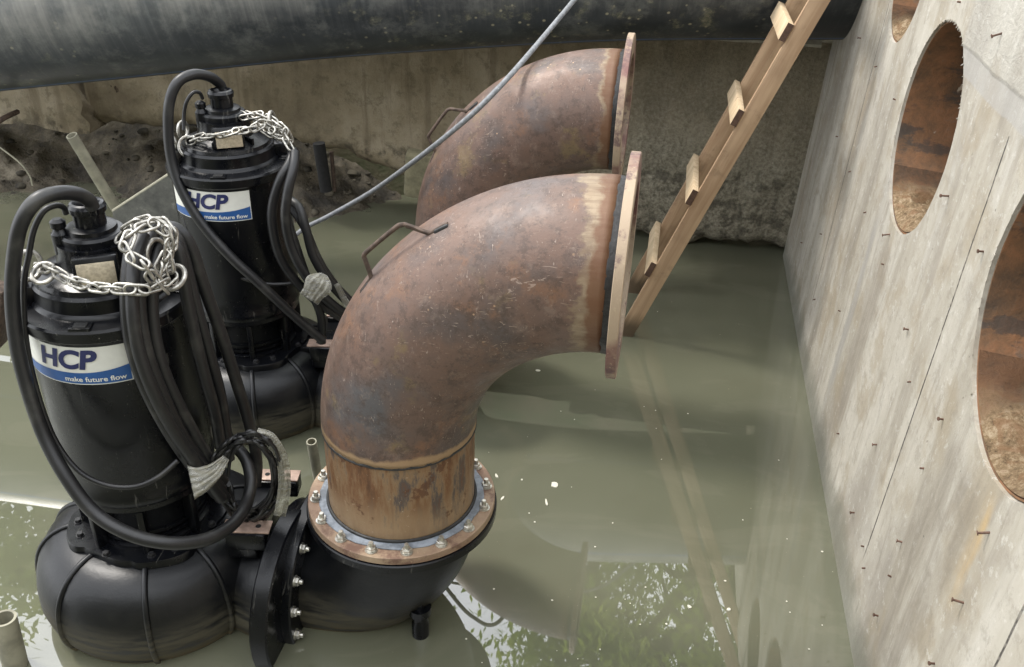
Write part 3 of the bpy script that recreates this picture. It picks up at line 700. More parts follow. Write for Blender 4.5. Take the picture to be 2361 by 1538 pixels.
# ------------------------------------------------------------------ pump
VD = -62     # direction towards the camera, degrees
def text_bm(txt, size, R, a_right, z0, italic=.0, bold=.0, wide=1.0, anchor='R'):
    cu = bpy.data.curves.new('t', 'FONT'); cu.body = txt; cu.size = size; cu.offset = bold; cu.shear = italic; cu.resolution_u = 4
    ob = bpy.data.objects.new('t', cu); COL.objects.link(ob)
    dg = bpy.context.evaluated_depsgraph_get(); me = bpy.data.meshes.new_from_object(ob.evaluated_get(dg))
    bm = BM(); bm.from_mesh(me); bpy.data.objects.remove(ob); bpy.data.meshes.remove(me)
    x1 = max(v.co.x for v in bm.verts)
    bmesh.ops.subdivide_edges(bm, edges=[e for e in bm.edges if e.calc_length() > size*.25], cuts=2)
    for v in bm.verts:
        a = R_(a_right) + (v.co.x-x1)*wide/R; v.co = Vector((R*math.cos(a), R*math.sin(a), z0+v.co.y))
    return bm
def patch_bm(R, a0, a1, f0, f1, n=50, m_=6):
    bm = BM(); g = []
    for i in range(n+1):
        a = R_(a0+(a1-a0)*i/n); lo, hi = f0(i/n), f1(i/n)
        g.append([bm.verts.new((R*math.cos(a), R*math.sin(a), lo+(hi-lo)*j/m_)) for j in range(m_+1)])
    for i in range(n):
        for j in range(m_): bm.faces.new([g[i][j], g[i+1][j], g[i+1][j+1], g[i][j+1]])
    return bm
def ringshape(bm, P, r=.006, seg=10): tube(bm, P, r, seg, closed=True)
def pump(loc, label):
    t = thing('submersible_pump', label, 'pump', loc, 0, 'black submersible pumps')
    B = MAT['black']
    # volute: ring of round section, swelling towards the outlet (+x)
    bm = BM(); rings = []; n = 96; msec = 36
    for i in range(n):
        a = 2*PI*i/n; da = ((a-R_(-10)) % (2*PI))/(2*PI)     # grows once round
        rm = .178+.035*(1-da) ; rc = .235
        out = Vector((math.cos(a), math.sin(a), 0)); ring = []
        for k in range(msec):
            b = 2*PI*k/msec; cr_, sr_ = math.cos(b), math.sin(b)
            sx = math.copysign(abs(cr_)**.86, cr_)*rm; sz = math.copysign(abs(sr_)**.86, sr_)*.235; sx = sx*(1-.38*max(0, -sz/.215)**1.5) if sx > 0 else sx
            ring.append(bm.verts.new(out*(rc+sx)+Vector((0, 0, .10+sz))))
        rings.append(ring)
    for i in range(n):
        for k in range(msec): bm.faces.new([rings[i][k], rings[(i+1) % n][k], rings[(i+1) % n][(k+1) % msec], rings[i][(k+1) % msec]])
    vo = make('volute', bm, MAT['volute'], t, sm=180)
    for deg in (-165, -122, -76, -38, 35, 80, 130, 170):   # raised ribs round the section
        a = R_(deg); da = ((a-R_(-10)) % (2*PI))/(2*PI); rm = .178+.035*(1-da); rc = .235; bm = BM()
        for half in (0,):
            P = []
            for k in range(37):
                b = R_(-70)+R_(215)*k/36; cr_, sr_ = math.cos(b), math.sin(b)
                sx = math.copysign(abs(cr_)**.86, cr_)*rm; sz = math.copysign(abs(sr_)**.86, sr_)*.235; sx = sx*(1-.38*max(0, -sz/.215)**1.5) if sx > 0 else sx
                P.append(Vector((math.cos(a), math.sin(a), 0))*(rc+sx)+Vector((0, 0, .10+sz)))
            tube(bm, P, .0105, 8)
        make('rib', bm, MAT['volute'], vo, sm=60)
    # foot ring + outlet neck
    bm = BM(); lathe(bm, [(0, -.3), (.27, -.3), (.27, -.06), (.25, -.05), (0, -.05)], 64); make('base_ring', bm, MAT['volute'], t)
    ux = Vector((math.cos(ELROT), math.sin(ELROT), 0))
    bm = BM(); P = [ux*d+Vector((0, 0, z)) for d, z in ((.18, .075), (.28, .08), (.36, .085), (.44, .09), (.52, .09))]
    tube(bm, P, lambda q: .165+.075*(q**1.6), 64); make('outlet', bm, MAT['volute'], t, sm=60)
    M = frame(ux*.515+Vector((0, 0, .09)), ux, (0, 0, 1)); bm = BM(); hollow(bm, .1, .318, -.030, .035, 96, M, ch=.006); of = make('outlet_flange', bm, B, t)
    # adaptor plate: scalloped
    bm = BM(); n = 160
    def scal(a): return .262 + .030*max(0, math.cos(4*(a-R_(VD)))) ** .5*1 + .006*math.cos(8*a)
    prof = [(0, .312), (1, .312), (1.0, .352), (.985, .359), (0, .359)]; rr = []
    for r_, z in prof[1:-1]: rr.append([bm.verts.new((scal(2*PI*k/n)*r_*math.cos(2*PI*k/n), scal(2*PI*k/n)*r_*math.sin(2*PI*k/n), z)) for k in range(n)])
    for a, b in zip(rr, rr[1:]):
        for k in range(n): bm.faces.new([a[k], a[(k+1) % n], b[(k+1) % n], b[k]])
    bm.faces.new(rr[-1]); bm.faces.new(rr[0][::-1])
    ap = make('adaptor_plate', bm, B, t, sm=40)
    bm = BM(); lathe(bm, [(.262, .25), (.262, .311), (0, .311)], 64); make('gasket', bm, MAT['dark'], ap)
    src = None
    for i in range(8):
        a = R_(VD+22.5*1+45*i) ; 
        for da in ((-9, 9) if i % 2 == 0 else (0,)):
            q = a+R_(da)-R_(22.5); M = Matrix.Translation((math.cos(q)*.248, math.sin(q)*.248, .358))
            if not src: src = make('bolt', hexbolt_bm(.011, .011, 0), MAT['dark_bolt'], ap); src.matrix_local = M
            else: inst(src, ap, M)
    # oil chamber with fins
    bm = BM(); lathe(bm, [(.205, .357), (.205, .368), (.185, .375), (.185, .50), (.20, .53), (.238, .545), (.238, .565), (.232, .57), (0, .57)], 72); oc = make('oil_chamber', bm, B, t)
    for i in range(8):
        a = R_(VD-12+45*i); bm = BM(); box(bm, (.212, 0, .43), (.05, .022, .22), bev=.004)
        bmesh.ops.transform(bm, matrix=Matrix.Rotation(a, 4, 'Z'), verts=bm.verts); make('fin', bm, B, oc)
    for z in (.39, .415):
        bm = BM(); lathe(bm, [(.18, z-.007), (.196, z-.006), (.196, z+.006), (.18, z+.007)], 64); make('rib', bm, B, oc)
    # motor housing
    bm = BM(); lathe(bm, [(0, .56), (.236, .56), (.243, .575), (.243, .60), (.240, .605), (.240, .66), (.246, .70), (.246, 1.185), (.250, 1.197), (.252, 1.205), (0, 1.205)], 96)
    mh = make('motor_housing', bm, B, t)
    # shoulder ring with square bolt pockets
    bm = BM(); lathe(bm, [(.247, 1.195), (.260, 1.207), (.263, 1.240), (.258, 1.248), (.205, 1.255), (0, 1.255)], 96); sh = make('shoulder', bm, B, t)
    for i in range(4):
        a = R_(VD-22+90*i); M = Matrix.Rotation(a, 4, 'Z')
        bm = BM(); box(bm, (.236, 0, 1.252), (.045, .062, .012), bev=.003); bmesh.ops.transform(bm, matrix=M, verts=bm.verts); lp = make('lug', bm, B, sh)
        bm = BM(); box(bm, (.240, 0, 1.2585), (.030, .038, .006), bev=.001); bmesh.ops.transform(bm, matrix=M, verts=bm.verts); make('pocket', bm, MAT['dark'], lp)
    bm = BM(); lathe(bm, [(.212, 1.25), (.208, 1.261), (.200, 1.268), (.197, 1.30), (.199, 1.312), (.192, 1.322), (0, 1.322)], 96); nk = make('neck', bm, B, t)
    # ears for the lifting eyes
    for deg in (VD-95, VD+80):
        a = R_(deg); M = Matrix.Rotation(a, 4, 'Z'); bm = BM(); box(bm, (.218, 0, 1.28), (.075, .085, .07), bev=.012); bmesh.ops.transform(bm, matrix=M, verts=bm.verts); make('ear', bm, B, nk)
    # dome
    bm = BM(); lathe(bm, [(.186, 1.318), (.180, 1.335), (.140, 1.352), (.118, 1.362), (.108, 1.405), (.108, 1.43), (0, 1.43)], 72)
    for q in range(6):
        M = Matrix.Rotation(R_(VD+30+60*q), 4, 'Z'); b2 = BM(); box(b2, (.13, 0, 1.355), (.07, .012, .03), bev=.003)
        bmesh.ops.transform(b2, matrix=M, verts=b2.verts); me = bpy.data.meshes.new('x'); b2.to_mesh(me); bm.from_mesh(me); bpy.data.meshes.remove(me); b2.free()
    dm = make('top_cover', bm, B, t)
    M = Matrix.Rotation(R_(VD-6), 4, 'Z'); bm = BM(); box(bm, (.125, 0, 1.382), (.06, .125, .085), Matrix.Rotation(R_(-14), 3, 'Y'), .006); bmesh.ops.transform(bm, matrix=M, verts=bm.verts); pb = make('plate_boss', bm, B, dm)
    bm = BM(); box(bm, (.1565, 0, 1.381), (.003, .105, .066), Matrix.Rotation(R_(-14), 3, 'Y'), .001); bmesh.ops.transform(bm, matrix=M, verts=bm.verts); make('name_plate', bm, MAT['plate'], pb)
    bm = BM(); lathe(bm, [(.075, 1.425), (.092, 1.428), (.094, 1.45), (.088, 1.458), (.074, 1.46), (.072, 1.472), (.060, 1.476), (0, 1.476)], 48)
    cg = make('cable_gland', bm, B, t)
    bm = BM(); lathe(bm, [(.046, 1.47), (.046, 1.515), (.052, 1.518), (.054, 1.535), (.048, 1.545), (.040, 1.548), (.034, 1.542), (.030, 1.52), (0, 1.52)], 40); make('gland_nut', bm, B, cg)
    a = R_(VD-88); q = Vector((math.cos(a), math.sin(a), 0)); bm = BM(); M = Matrix.Translation(q*.088)
    lathe(bm, [(.026, 1.40), (.026, 1.462), (.02, 1.47), (.017, 1.478), (.022, 1.482), (.022, 1.50), (.012, 1.508), (0, 1.508)], 24, M); make('sensor_gland', bm, B, dm)
    # label
    R = .2465; a1 = VD+5; a0 = VD-84; zl = 1.058; hh = .130
    bm = patch_bm(R+.0006, a0, a1, lambda s_: zl, lambda s_: zl+hh); lb = make('label', bm, MAT['white'], mh, sm=180)
    bm = patch_bm(R+.0018, a0+.6, a1-.8, lambda s_: zl+.004, lambda s_: zl+.034+.026*s_*s_+.004*math.sin(s_*6)); make('blue_wave', bm, MAT['blue'], lb, sm=180)
    bm = text_bm('HCP', .088, R+.003, VD-15, zl+.058, .22, .0036, 1.06); make('lettering', bm, MAT['navy'], lb, sm=0)
    bm = text_bm('make future flow', .0235, R+.004, VD+1, zl+.0125, 0, .0004, 1.12); make('lettering', bm, MAT['white'], lb, sm=0)
    # guide bracket with bare lugs
    bm = BM(); box(bm, (.37, .0, .345), (.10, .34, .10), bev=.01); box(bm, (.30, 0, .31), (.2, .16, .08), bev=.01)
    box(bm, (.425, .135, .385), (.16, .075, .07), bev=.008); box(bm, (.385, -.135, .375), (.14, .085, .07), bev=.008)
    gb = make('guide_bracket', bm, B, t)
    for cx, cy, cz in ((.425, .135, .423), (.385, -.135, .413)):
        bm = BM(); box(bm, (cx, cy, cz), (.165, .062, .008), bev=.002); lg = make('lug_plate', bm, MAT['lug'], gb)
        for dx in (-.035, .04):
            bm = BM(); lathe(bm, [(0, cz+.0042), (.0095, cz+.0042), (.0095, cz+.005), (0, cz+.005)], 20, Matrix.Translation((cx+dx, cy, 0))); make('bolt_hole', bm, MAT['dark'], lg)
    # eye bolts
    for deg in (VD-95, VD+80):
        a = R_(deg); c = Vector((math.cos(a)*.222, math.sin(a)*.222, 1.34)); bm = BM()
        ringshape(bm, [c+Vector((-math.sin(a+.6), math.cos(a+.6), 0))*math.cos(q)*.028+Vector((0, 0, 1))*math.sin(q)*.028 for q in [2*PI*i/28 for i in range(28)]], .008)
        lathe(bm, [(0, 0), (.017, 0), (.017, .008), (.009, .01), (.009, .02), (0, .02)], 16, Matrix.Translation((c.x, c.y, 1.303))); make('eye_bolt', bm, MAT['chain'], t)
    return t
PN = Vector((-1.280, 2.52, 0)); PF = Vector((-1.250, 3.77, 0))
pn = pump(PN, 'black submersible pump with round motor housing, nearest, at lower left')
pf = copy_tree(pn); pf.location = PF; pf['label'] = 'black submersible pump standing behind the nearest pump, left of the rusty elbows'

# ------------------------------------------------------------------ chains
def linkmesh(pitch, w, r):
    bm = BM(); P = []; h = pitch/2; q = w/2
    for i in range(10): a = -PI/2+PI*i/9; P.append((math.cos(a)*q+h-q*.35, math.sin(a)*q, 0))
    for i in range(10): a = PI/2+PI*i/9; P.append((math.cos(a)*q-h+q*.35, math.sin(a)*q, 0))
    tube(bm, P, r, 8, closed=True); me = bpy.data.meshes.new('link'); bm.to_mesh(me); bm.free(); me.materials.append(MAT['chain'])
    me.polygons.foreach_set('use_smooth', [True]*len(me.polygons)); return me
LM = linkmesh(.048, .030, .0045)
def chain(label, strands, rings, loc):
    t = thing('lifting_chain', label, 'chain', loc, 0, 'bright chains on the pumps'); inv = Matrix.Translation(-Vector(loc))
    for pts in strands:
        C_ = cat(pts, 24); L = 0; nxt = 0; i = 0; k = 0
        for a, b in zip(C_, C_[1:]):
            d = (b-a).length
            while L+d >= nxt:
                p = a+(b-a)*((nxt-L)/max(d, 1e-6)); M = frame(p, (b-a).normalized())
                # local x of link along the tangent
                M = inv @ M @ Matrix.Rotation(-PI/2, 4, 'Y') @ Matrix.Rotation(R_(35)+(PI/2 if k % 2 else 0)+random.uniform(-.25, .25), 4, 'X')
                o = bpy.data.objects.new('link', LM); COL.objects.link(o); o.parent = t; o.matrix_local = M; nxt += .0365; k += 1
            L += d
    for c, nrm, rad, w in rings:
        bm = BM(); M = inv @ frame(c, nrm)
        P = [M @ Vector((math.cos(a)*rad, math.sin(a)*rad*1.15, 0)) for a in [2*PI*i/30 for i in range(30)]]
        tube(bm, P, w, 10, closed=True); make('shackle', bm, MAT['chain'], t)
    return t
def PP(l): return [atY(*q) for q in l]
chain('bright steel chain draped across the top of the nearest pump', [
    PP([(95,618,2.37),(120,622,2.33),(150,640,2.30),(190,655,2.27),(235,664,2.25),(285,666,2.24),(330,668,2.25),(370,655,2.30),(402,630,2.36)]),
    PP([(372,660,2.30),(352,640,2.28),(330,610,2.27),(300,590,2.28),(292,565,2.30),(305,540,2.33),(335,522,2.36),(362,520,2.38),(385,540,2.38),(390,570,2.37),(388,600,2.36),(398,640,2.35)]),
    PP([(285,540,2.45),(305,520,2.46),(345,508,2.45),(378,515,2.42),(398,545,2.40),(392,575,2.38),(372,610,2.34),(362,650,2.32)])],
    [(atY(66,612,2.38), (.75, -.6, .3), .036, .0075), (atY(100,630,2.33), (.1, -.5, .9), .030, .0065), (atY(360,585,2.40), (.9, -.4, .1), .036, .0075), (atY(398,640,2.36), (-.1, -.5, .85), .036, .0075)], PN+Vector((0, 0, 1.3)))
chain('bright steel chain draped across the top of the farther pump', [
    PP([(440,325,3.66),(470,315,3.62),(510,312,3.60),(545,303,3.60),(580,298,3.62),(610,285,3.66),(635,300,3.68)]),
    PP([(560,262,3.78),(585,272,3.74),(605,290,3.70),(625,300,3.66),(645,305,3.66),(660,325,3.64),(672,345,3.62)]),
    PP([(570,270,3.72),(600,265,3.72),(630,280,3.70),(655,300,3.66),(665,320,3.66),(640,318,3.66),(612,300,3.66)])],
    [(atY(422,300,3.72), (.9, -.3, .1), .030, .0075), (atY(434,338,3.66), (.25, -.85, .4), .036, .0065), (atY(628,280,3.72), (.95, -.1, .1), .034, .0075)], PF+Vector((0, 0, 1.3)))

# ------------------------------------------------------------------ cables
def cable(parent, name, pts, r, mat='rubber'):
    bm = BM(); tube(bm, cat(PP(pts), 10), r, 14); bmesh.ops.translate(bm, vec=-parent.location, verts=bm.verts)
    return make(name, bm, MAT[mat], parent, sm=70)
rc = .021
cable(pn, 'power_cable', [(213,478,2.49),(205,462,2.48),(180,448,2.44),(135,445,2.38),(85,462,2.33),(50,510,2.30),(34,580,2.29),(28,680,2.27),(38,790,2.24),(62,890,2.21),(100,1000,2.17),(150,1095,2.12),(215,1180,2.08),(300,1232,2.05),(390,1252,2.06),(470,1245,2.12),(525,1218,2.20),(556,1185,2.28),(572,1150,2.38),(578,1105,2.46),(565,1055,2.52),(530,1015,2.54),(500,960,2.52)], rc)
cable(pn, 'signal_cable', [(152,492,2.45),(146,478,2.44),(128,474,2.41),(100,488,2.38),(78,530,2.36),(66,590,2.34),(55,660,2.32),(60,780,2.30),(85,900,2.27),(125,1010,2.24),(180,1085,2.21),(245,1118,2.20),(310,1122,2.20),(365,1100,2.22),(410,1062,2.26)], .0085)
for pts in ([(345,530,2.46),(318,548,2.42),(300,590,2.36),(292,680,2.30),(300,780,2.27),(330,880,2.25),(380,980,2.26),(440,1070,2.30),(500,1140,2.34)],
            [(370,522,2.47),(340,560,2.41),(326,620,2.35),(322,710,2.30),(338,810,2.27),(375,910,2.27),(425,1010,2.30),(485,1090,2.34),(520,1150,2.36)],
            [(385,530,2.47),(362,580,2.42),(352,650,2.36),(352,740,2.32),(372,840,2.30),(415,940,2.31),(465,1030,2.34),(515,1110,2.38)],
            [(330,540,2.40),(310,600,2.33),(305,700,2.26),(318,800,2.23),(352,900,2.22),(405,1000,2.25),(460,1080,2.29),(510,1150,2.33)],
            [(375,522,2.50),(410,530,2.50),(440,570,2.50),(470,660,2.50),(510,770,2.51),(545,880,2.52),(575,980,2.53),(592,1060,2.53),(590,1120,2.50)],
            [(372,530,2.48),(405,545,2.48),(425,600,2.47),(450,700,2.46),(478,800,2.46),(505,900,2.47),(520,990,2.48),(528,1060,2.46)],
            [(380,540,2.46),(412,580,2.45),(428,670,2.43),(448,770,2.42),(470,860,2.42),(495,950,2.43),(508,1030,2.44)]):
    cable(pn, 'power_cable', pts, .0195)
for pts, r in (([(512,205,3.82),(505,192,3.81),(480,176,3.76),(445,172,3.70),(410,190,3.65),(391,235,3.62),(388,300,3.60),(396,370,3.58),(420,440,3.55),(465,515,3.52),(530,590,3.50),(600,655,3.50),(680,730,3.52),(745,785,3.54)], .0215),
               ([(467,228,3.76),(460,214,3.75),(445,214,3.73),(430,235,3.71),(424,265,3.70),(424,300,3.68)], .0075),
               ([(412,390,3.66),(418,470,3.62),(440,540,3.58),(490,600,3.55),(550,638,3.54),(620,655,3.55),(690,652,3.58)], .0085),
               ([(676,345,3.66),(668,375,3.60),(648,410,3.56),(630,465,3.54),(628,520,3.53),(645,590,3.53),(680,645,3.54),(725,690,3.56),(775,725,3.58),(815,742,3.60)], .0205),
               ([(680,350,3.62),(676,390,3.56),(664,440,3.52),(658,500,3.50),(668,560,3.50),(695,620,3.50),(735,672,3.52),(780,712,3.55),(820,735,3.58)], .0205),
               ([(668,460,3.62),(690,480,3.58),(706,530,3.55),(722,590,3.54),(755,645,3.55),(795,690,3.57),(830,718,3.60)], .0195),
               ([(665,470,3.66),(700,520,3.62),(735,600,3.60),(775,660,3.62),(820,705,3.64)], .0185),
               ([(660,500,3.58),(680,560,3.56),(700,620,3.55),(722,680,3.55),(740,730,3.56),(742,790,3.56)], .019)):
    cable(pf, 'power_cable' if r > .012 else 'signal_cable', pts, r)
# thin wires coiled at the cable end, wrapped in clear film
cc = atY(572, 1095, 2.38)
coil = thing('cable_coil', 'coil of thin black wires in torn plastic film on the nearest pump bracket', 'cable coil', cc)
for j in range(12):
    pts = []; rx, ry = 72+random.uniform(-14, 10), 92+random.uniform(-12, 12); ox, oy = random.uniform(-6, 6), random.uniform(-8, 8)
    for i in range(22):
        a = R_(-175)+R_(345)*i/21
        pts.append((572+ox+rx*math.cos(a)+2*j-10, 1098+oy+ry*math.sin(a)+random.uniform(-5, 5), 2.36+.05*math.sin(a)+random.uniform(-.025, .025)))
    cable(coil, 'wire', pts, .0055)
def film(parent, pts, wid, name='plastic_film', seed=1):
    bm = BM(); rows = []
    C_ = cat(PP(pts), 6)
    for i, p in enumerate(C_):
        t_ = i/(len(C_)-1); w = wid(t_); tan = (C_[min(i+1, len(C_)-1)]-C_[max(i-1, 0)]).normalized(); view = (CAM-p).normalized(); sd_ = tan.cross(view).normalized(); row = []
        for j in range(15):
            s_ = j/14*2-1; h = math.sqrt(max(0, 1-s_*s_))*w*.35 + w*.13*math.sin(j*2.3+seed) + .006*noise.noise(Vector((s_*6, t_*3, seed)))*2
            row.append(bm.verts.new(p+sd_*s_*w+view*h))
        rows.append(row)
    for i in range(len(rows)-1):
        for j in range(14): bm.faces.new([rows[i][j], rows[i][j+1], rows[i+1][j+1], rows[i+1][j]])
    bmesh.ops.translate(bm, vec=-parent.location, verts=bm.verts)
    o = make(name, bm, MAT['plastic'], parent, sm=180); q = o.modifiers.new('t', 'SOLIDIFY'); q.thickness = .002; return o
film(coil, [(590,1000,2.33),(625,1015,2.33),(650,1060,2.34),(656,1120,2.35),(645,1190,2.35)], lambda t_: .020)
film(coil, [(522,1055,2.28),(495,1085,2.25),(465,1105,2.24),(440,1112,2.24)], lambda t_: .012+.045*t_, seed=4)
film(pf, [(748,632,3.46),(735,655,3.44),(712,690,3.44)], lambda t_: .014+.044*math.sin(min(1, t_*1.25)*PI*.75), 'plastic_film', 8)
film(pf, [(775,655,3.50),(800,700,3.52),(825,720,3.54)], lambda t_: .010+.01*t_, 'plastic_film', 9)

# ------------------------------------------------------------------ rope
bm = BM(); P = [atY(*q) for q in ((600,640,4.02),(650,572,4.2),(700,528,4.3),(760,497,4.30),(860,440,4.22),(960,368,3.95),(1040,305,3.82),(1105,248,3.78),(1180,170,3.85),(1270,65,4.2),(1360,-45,4.4),(1560,-300,4.9),(1700,-520,5.6))]
tube(bm, cat(P, 8), .0115, 10); MAT['rope'] = plain('grey_rope', (.22, .23, .24), .6, 0, 60, .35, .5)
o = make('rope', bm, MAT['rope'], sm=70); tag(o, 'thin grey rope stretched from the far pump over the far rusty elbow', 'rope')

# ------------------------------------------------------------------ ladder
def wood_mat(nm, c0, c1):
    k = NT(nm); v = k.rco(); n = k.noise(k.mp(v, (30, 30, 1.6)), 1, 6, .6, .6); b = k.noise(v, 3, 4); kn = k.ma('SUBTRACT', 1.0, k.st(k.vor(k.mp(v, (1, 1, .45)), 6), .04, .09))
    c = k.mix(k.st(n, .35, .65), c0, c1); c = k.mix(k.ma('MULTIPLY', k.st(b, .5, .7), .4), c, tuple(x*.6 for x in c1)); c = k.mix(k.ma('MULTIPLY', kn, .6), c, (.12, .06, .03)); wz = k.xyz(k.n('NewGeometry').outputs['Position'])[2]; c = k.mix(k.ma('SUBTRACT', 1.0, k.st(k.ma('ADD', wz, k.ma('MULTIPLY', n, -.12)), .0, .12)), c, (.10, .07, .04), 'MIX'); c = k.mix(k.ma('MULTIPLY', k.st(k.noise(v, 7, 6, .7), .55, .68), .4), c, (.15, .10, .06))
    return k.out(c, .7, 0, k.bump(n, .3, .003))
MAT['wood'] = wood_mat('ladder_wood', (.42, .29, .175), (.31, .20, .115)); MAT['pale'] = wood_mat('rung_wood', (.60, .47, .31), (.48, .36, .22))
MAT['endgrain'] = plain('end_grain', (.10, .055, .035), .8, 0, 50, .4)
foot = Vector((.60, 4.42, -.25)) ; 
lt = thing('wooden_ladder', 'wooden ladder of two timber rails leaning from the water to the white wall', 'ladder', (foot.x, foot.y, 0))
# near rail: outer face towards the camera
PB = atZ(1440, 772, 0.0); 
PT = atY(1889, 0, PB.y - .10)
ax = (PT-PB).normalized(); rg = Vector((.165, .986, 0)); rg = (rg-ax*ax.dot(rg)).normalized(); nn = rg.cross(ax).normalized()
if nn.x > 0: nn = -nn      # upper-left side of the ladder
Lr = (PT-PB).length+1.6; WR = .55
Rm = Matrix((nn, rg, ax)).transposed()
base = PB-ax*.35
for off in (0, WR):
    bm = BM(); box(bm, (0, 0, Lr/2), (.088, .034, Lr), bev=.002); o = make('rail', bm, MAT['wood'], lt)
    M = Rm.to_4x4(); M.translation = base+rg*off-lt.location; o.matrix_local = M
def along(px_, py_):   # metres up the rail for a photo point on the top edge
    best = None
    for i in range(900):
        s_ = i*.005; p = base+ax*s_+nn*.044-rg*.017; d = p-CAM; z = d.dot(Fv); x = 1180.5+FPX*d.dot(Rv)/z; y = 769-FPX*d.dot(Uv)/z
        e_ = (x-px_)**2+(y-py_)**2
        if best is None or e_ < best[0]: best = (e_, s_)
    return best[1]
for (x, y) in ((1486,612),(1584,448),(1692,265),(1808,70),(1925,-130)):
    s_ = along(x, y); bm = BM(); box(bm, (0, 0, 0), (.032, WR+.05, .088), bev=.002)
    o = make('rung', bm, MAT['pale'], lt); M = Rm.to_4x4(); M.translation = base+ax*s_+nn*(.044+.018)+rg*WR/2-lt.location; o.matrix_local = M
    bm = BM(); box(bm, (0, -(WR+.05)/2-.001, 0), (.030, .003, .086)); make('end_grain', bm, MAT['endgrain'], o)

# ------------------------------------------------------------------ sticks, stubs, sheet
def pipe_stub(name, label, a, b, r, cat_='pipe', mat='pvc', hol=True, group=None):
    a, b = Vector(a), Vector(b); L = (b-a).length; bm = BM(); M = frame((0, 0, 0), (b-a).normalized())
    lathe(bm, [(r, 0), (r, L), (r*.78, L), (r*.78, max(0, L-.25)), (0, max(0, L-.25))] if hol else [(r, 0), (r, L), (0, L)], 24, M)
    o = make(name, bm, MAT[mat], sm=40); o.location = a; return tag(o, label, cat_, group)
pipe_stub('plastic_tube', 'weathered plastic tube leaning out of the water left of the farther pump', atY(272, 488, 4.9), atY(165, 312, 4.75), .030, 'tube')
pipe_stub('plastic_tube', 'short upright plastic tube end between the far pump and the round flange', atY(738, 1125, 3.05), atY(718, 1018, 3.0), .021, 'tube')
pipe_stub('plastic_tube', 'thick pale tube end standing in the water at the bottom left corner', atZ(48, 1580, -.1), atY(8, 1425, 2.12), .040, 'tube')
pipe_stub('dark_post', 'dark upright post in the hollow behind the farther pump', atY(752, 440, 6.05), atY(735, 330, 6.05), .042, 'post', 'dark', False)
pipe_stub('dark_post', 'thin dark rusty post in the hollow right of the thicker post', atY(772, 440, 6.1), atY(764, 350, 6.1), .014, 'post', 'rebar', False)
k = NT('mottled_sheet'); v = k.co(); n = k.noise(v, 12, 6, .7)
MAT['sheet'] = k.out(k.ramp(n, [(.35, (.045, .045, .04)), (.6, (.10, .10, .085)), (.72, (.22, .21, .18))]), .7, 0, k.bump(n, .3, .01))
a, b = atY(262, 488, 4.25), atY(470, 352, 4.15); bm = BM()
d = (b-a).normalized(); dn = Vector((0, 0, -1)); th = d.cross(dn).normalized()*.012
vs = [bm.verts.new(p) for p in (a-th, b-th, Vector((b.x, b.y, -.1))-th, Vector((a.x, a.y, -.1))-th, a+th, b+th, Vector((b.x, b.y, -.1))+th, Vector((a.x, a.y, -.1))+th)]
for f in ((0, 1, 2, 3), (4, 7, 6, 5), (0, 4, 5, 1), (3, 2, 6, 7), (0, 3, 7, 4), (1, 5, 6, 2)): bm.faces.new([vs[i] for i in f])
o = make('steel_sheet', bm, MAT['sheet'], sm=0); tag(o, 'dark mottled sheet with pale sloping top edge behind the two pumps', 'sheet')
bm = BM(); tube(bm, [a+Vector((0, 0, .004)), b+Vector((0, 0, .004))], .009, 8); make('edge_strip', bm, MAT['pvc'], o)
bm = BM(); box(bm, (0, 0, 0), (.13, .10, .30), Matrix.Rotation(.3, 3, 'Y'), .02)
o = make('broken_timber', bm, MAT['rebar'], sm=40); o.location = atY(-22, 722, 3.3); tag(o, 'brown broken timber end at the far left edge in the water', 'timber')
# twigs and stray wires over the mud
def twig(label, pts, r, mat='rope'):
    bm = BM(); tube(bm, cat(PP(pts), 6), r, 6); return tag(make('twig', bm, MAT[mat], sm=70), label, 'twig')
twig('thin pale root curving down the mud at far left', [(0,340,5.0),(45,375,5.0),(68,405,5.0),(75,428,5.0)], .005, 'pvc')
twig('thick dark branch stub under the broken slab at far left', [(-20,292,5.0),(10,272,5.1),(40,258,5.3)], .016, 'rebar')
# floating flecks
MAT['fleck'] = plain('pale_fleck', (.62, .60, .5), .6, 0, 20, .2)
def fleck(x, y, sx, sy, label):
    bm = BM(); n = 9; c = [bm.verts.new((sx*math.cos(2*PI*i/n)*random.uniform(.6, 1), sy*math.sin(2*PI*i/n)*random.uniform(.6, 1), .004)) for i in range(n)]
    d = [bm.verts.new(v.co-Vector((0, 0, .006))) for v in c]
    bm.faces.new(c)
    for i in range(n): bm.faces.new([c[i], d[i], d[(i+1) % n], c[(i+1) % n]])
    o = make('floating_scrap', bm, MAT['fleck'], sm=0); p = atZ(x, y, 0); o.location = p; o.rotation_euler[2] = random.random()*3; tag(o, label, 'scrap', 'pale scraps floating on the water')
fleck(1278, 1118, .026, .018, 'pale leaf scrap floating right of the round flange, largest of the scraps')
fleck(1260, 1160, .028, .006, 'thin pale sliver floating just below the largest scrap')
fleck(1589, 1400, .011, .008, 'small pale oval scrap floating alone in the lower middle water')
fleck(1680, 1406, .009, .009, 'small round pale scrap floating nearest the white wall foot')
fleck(1145, 1098, .018, .007, 'pale scrap floating just right of the upper flange nuts')
fleck(1158, 1150, .018, .005, 'pale sliver floating beside the right edge of the round flange')
fleck(1240, 855, .015, .010, 'yellowish scrap floating under the exit of the nearest rusty elbow')
fleck(1203, 1107, .006, .006, 'tiny pale speck floating between the flange and the largest scrap')

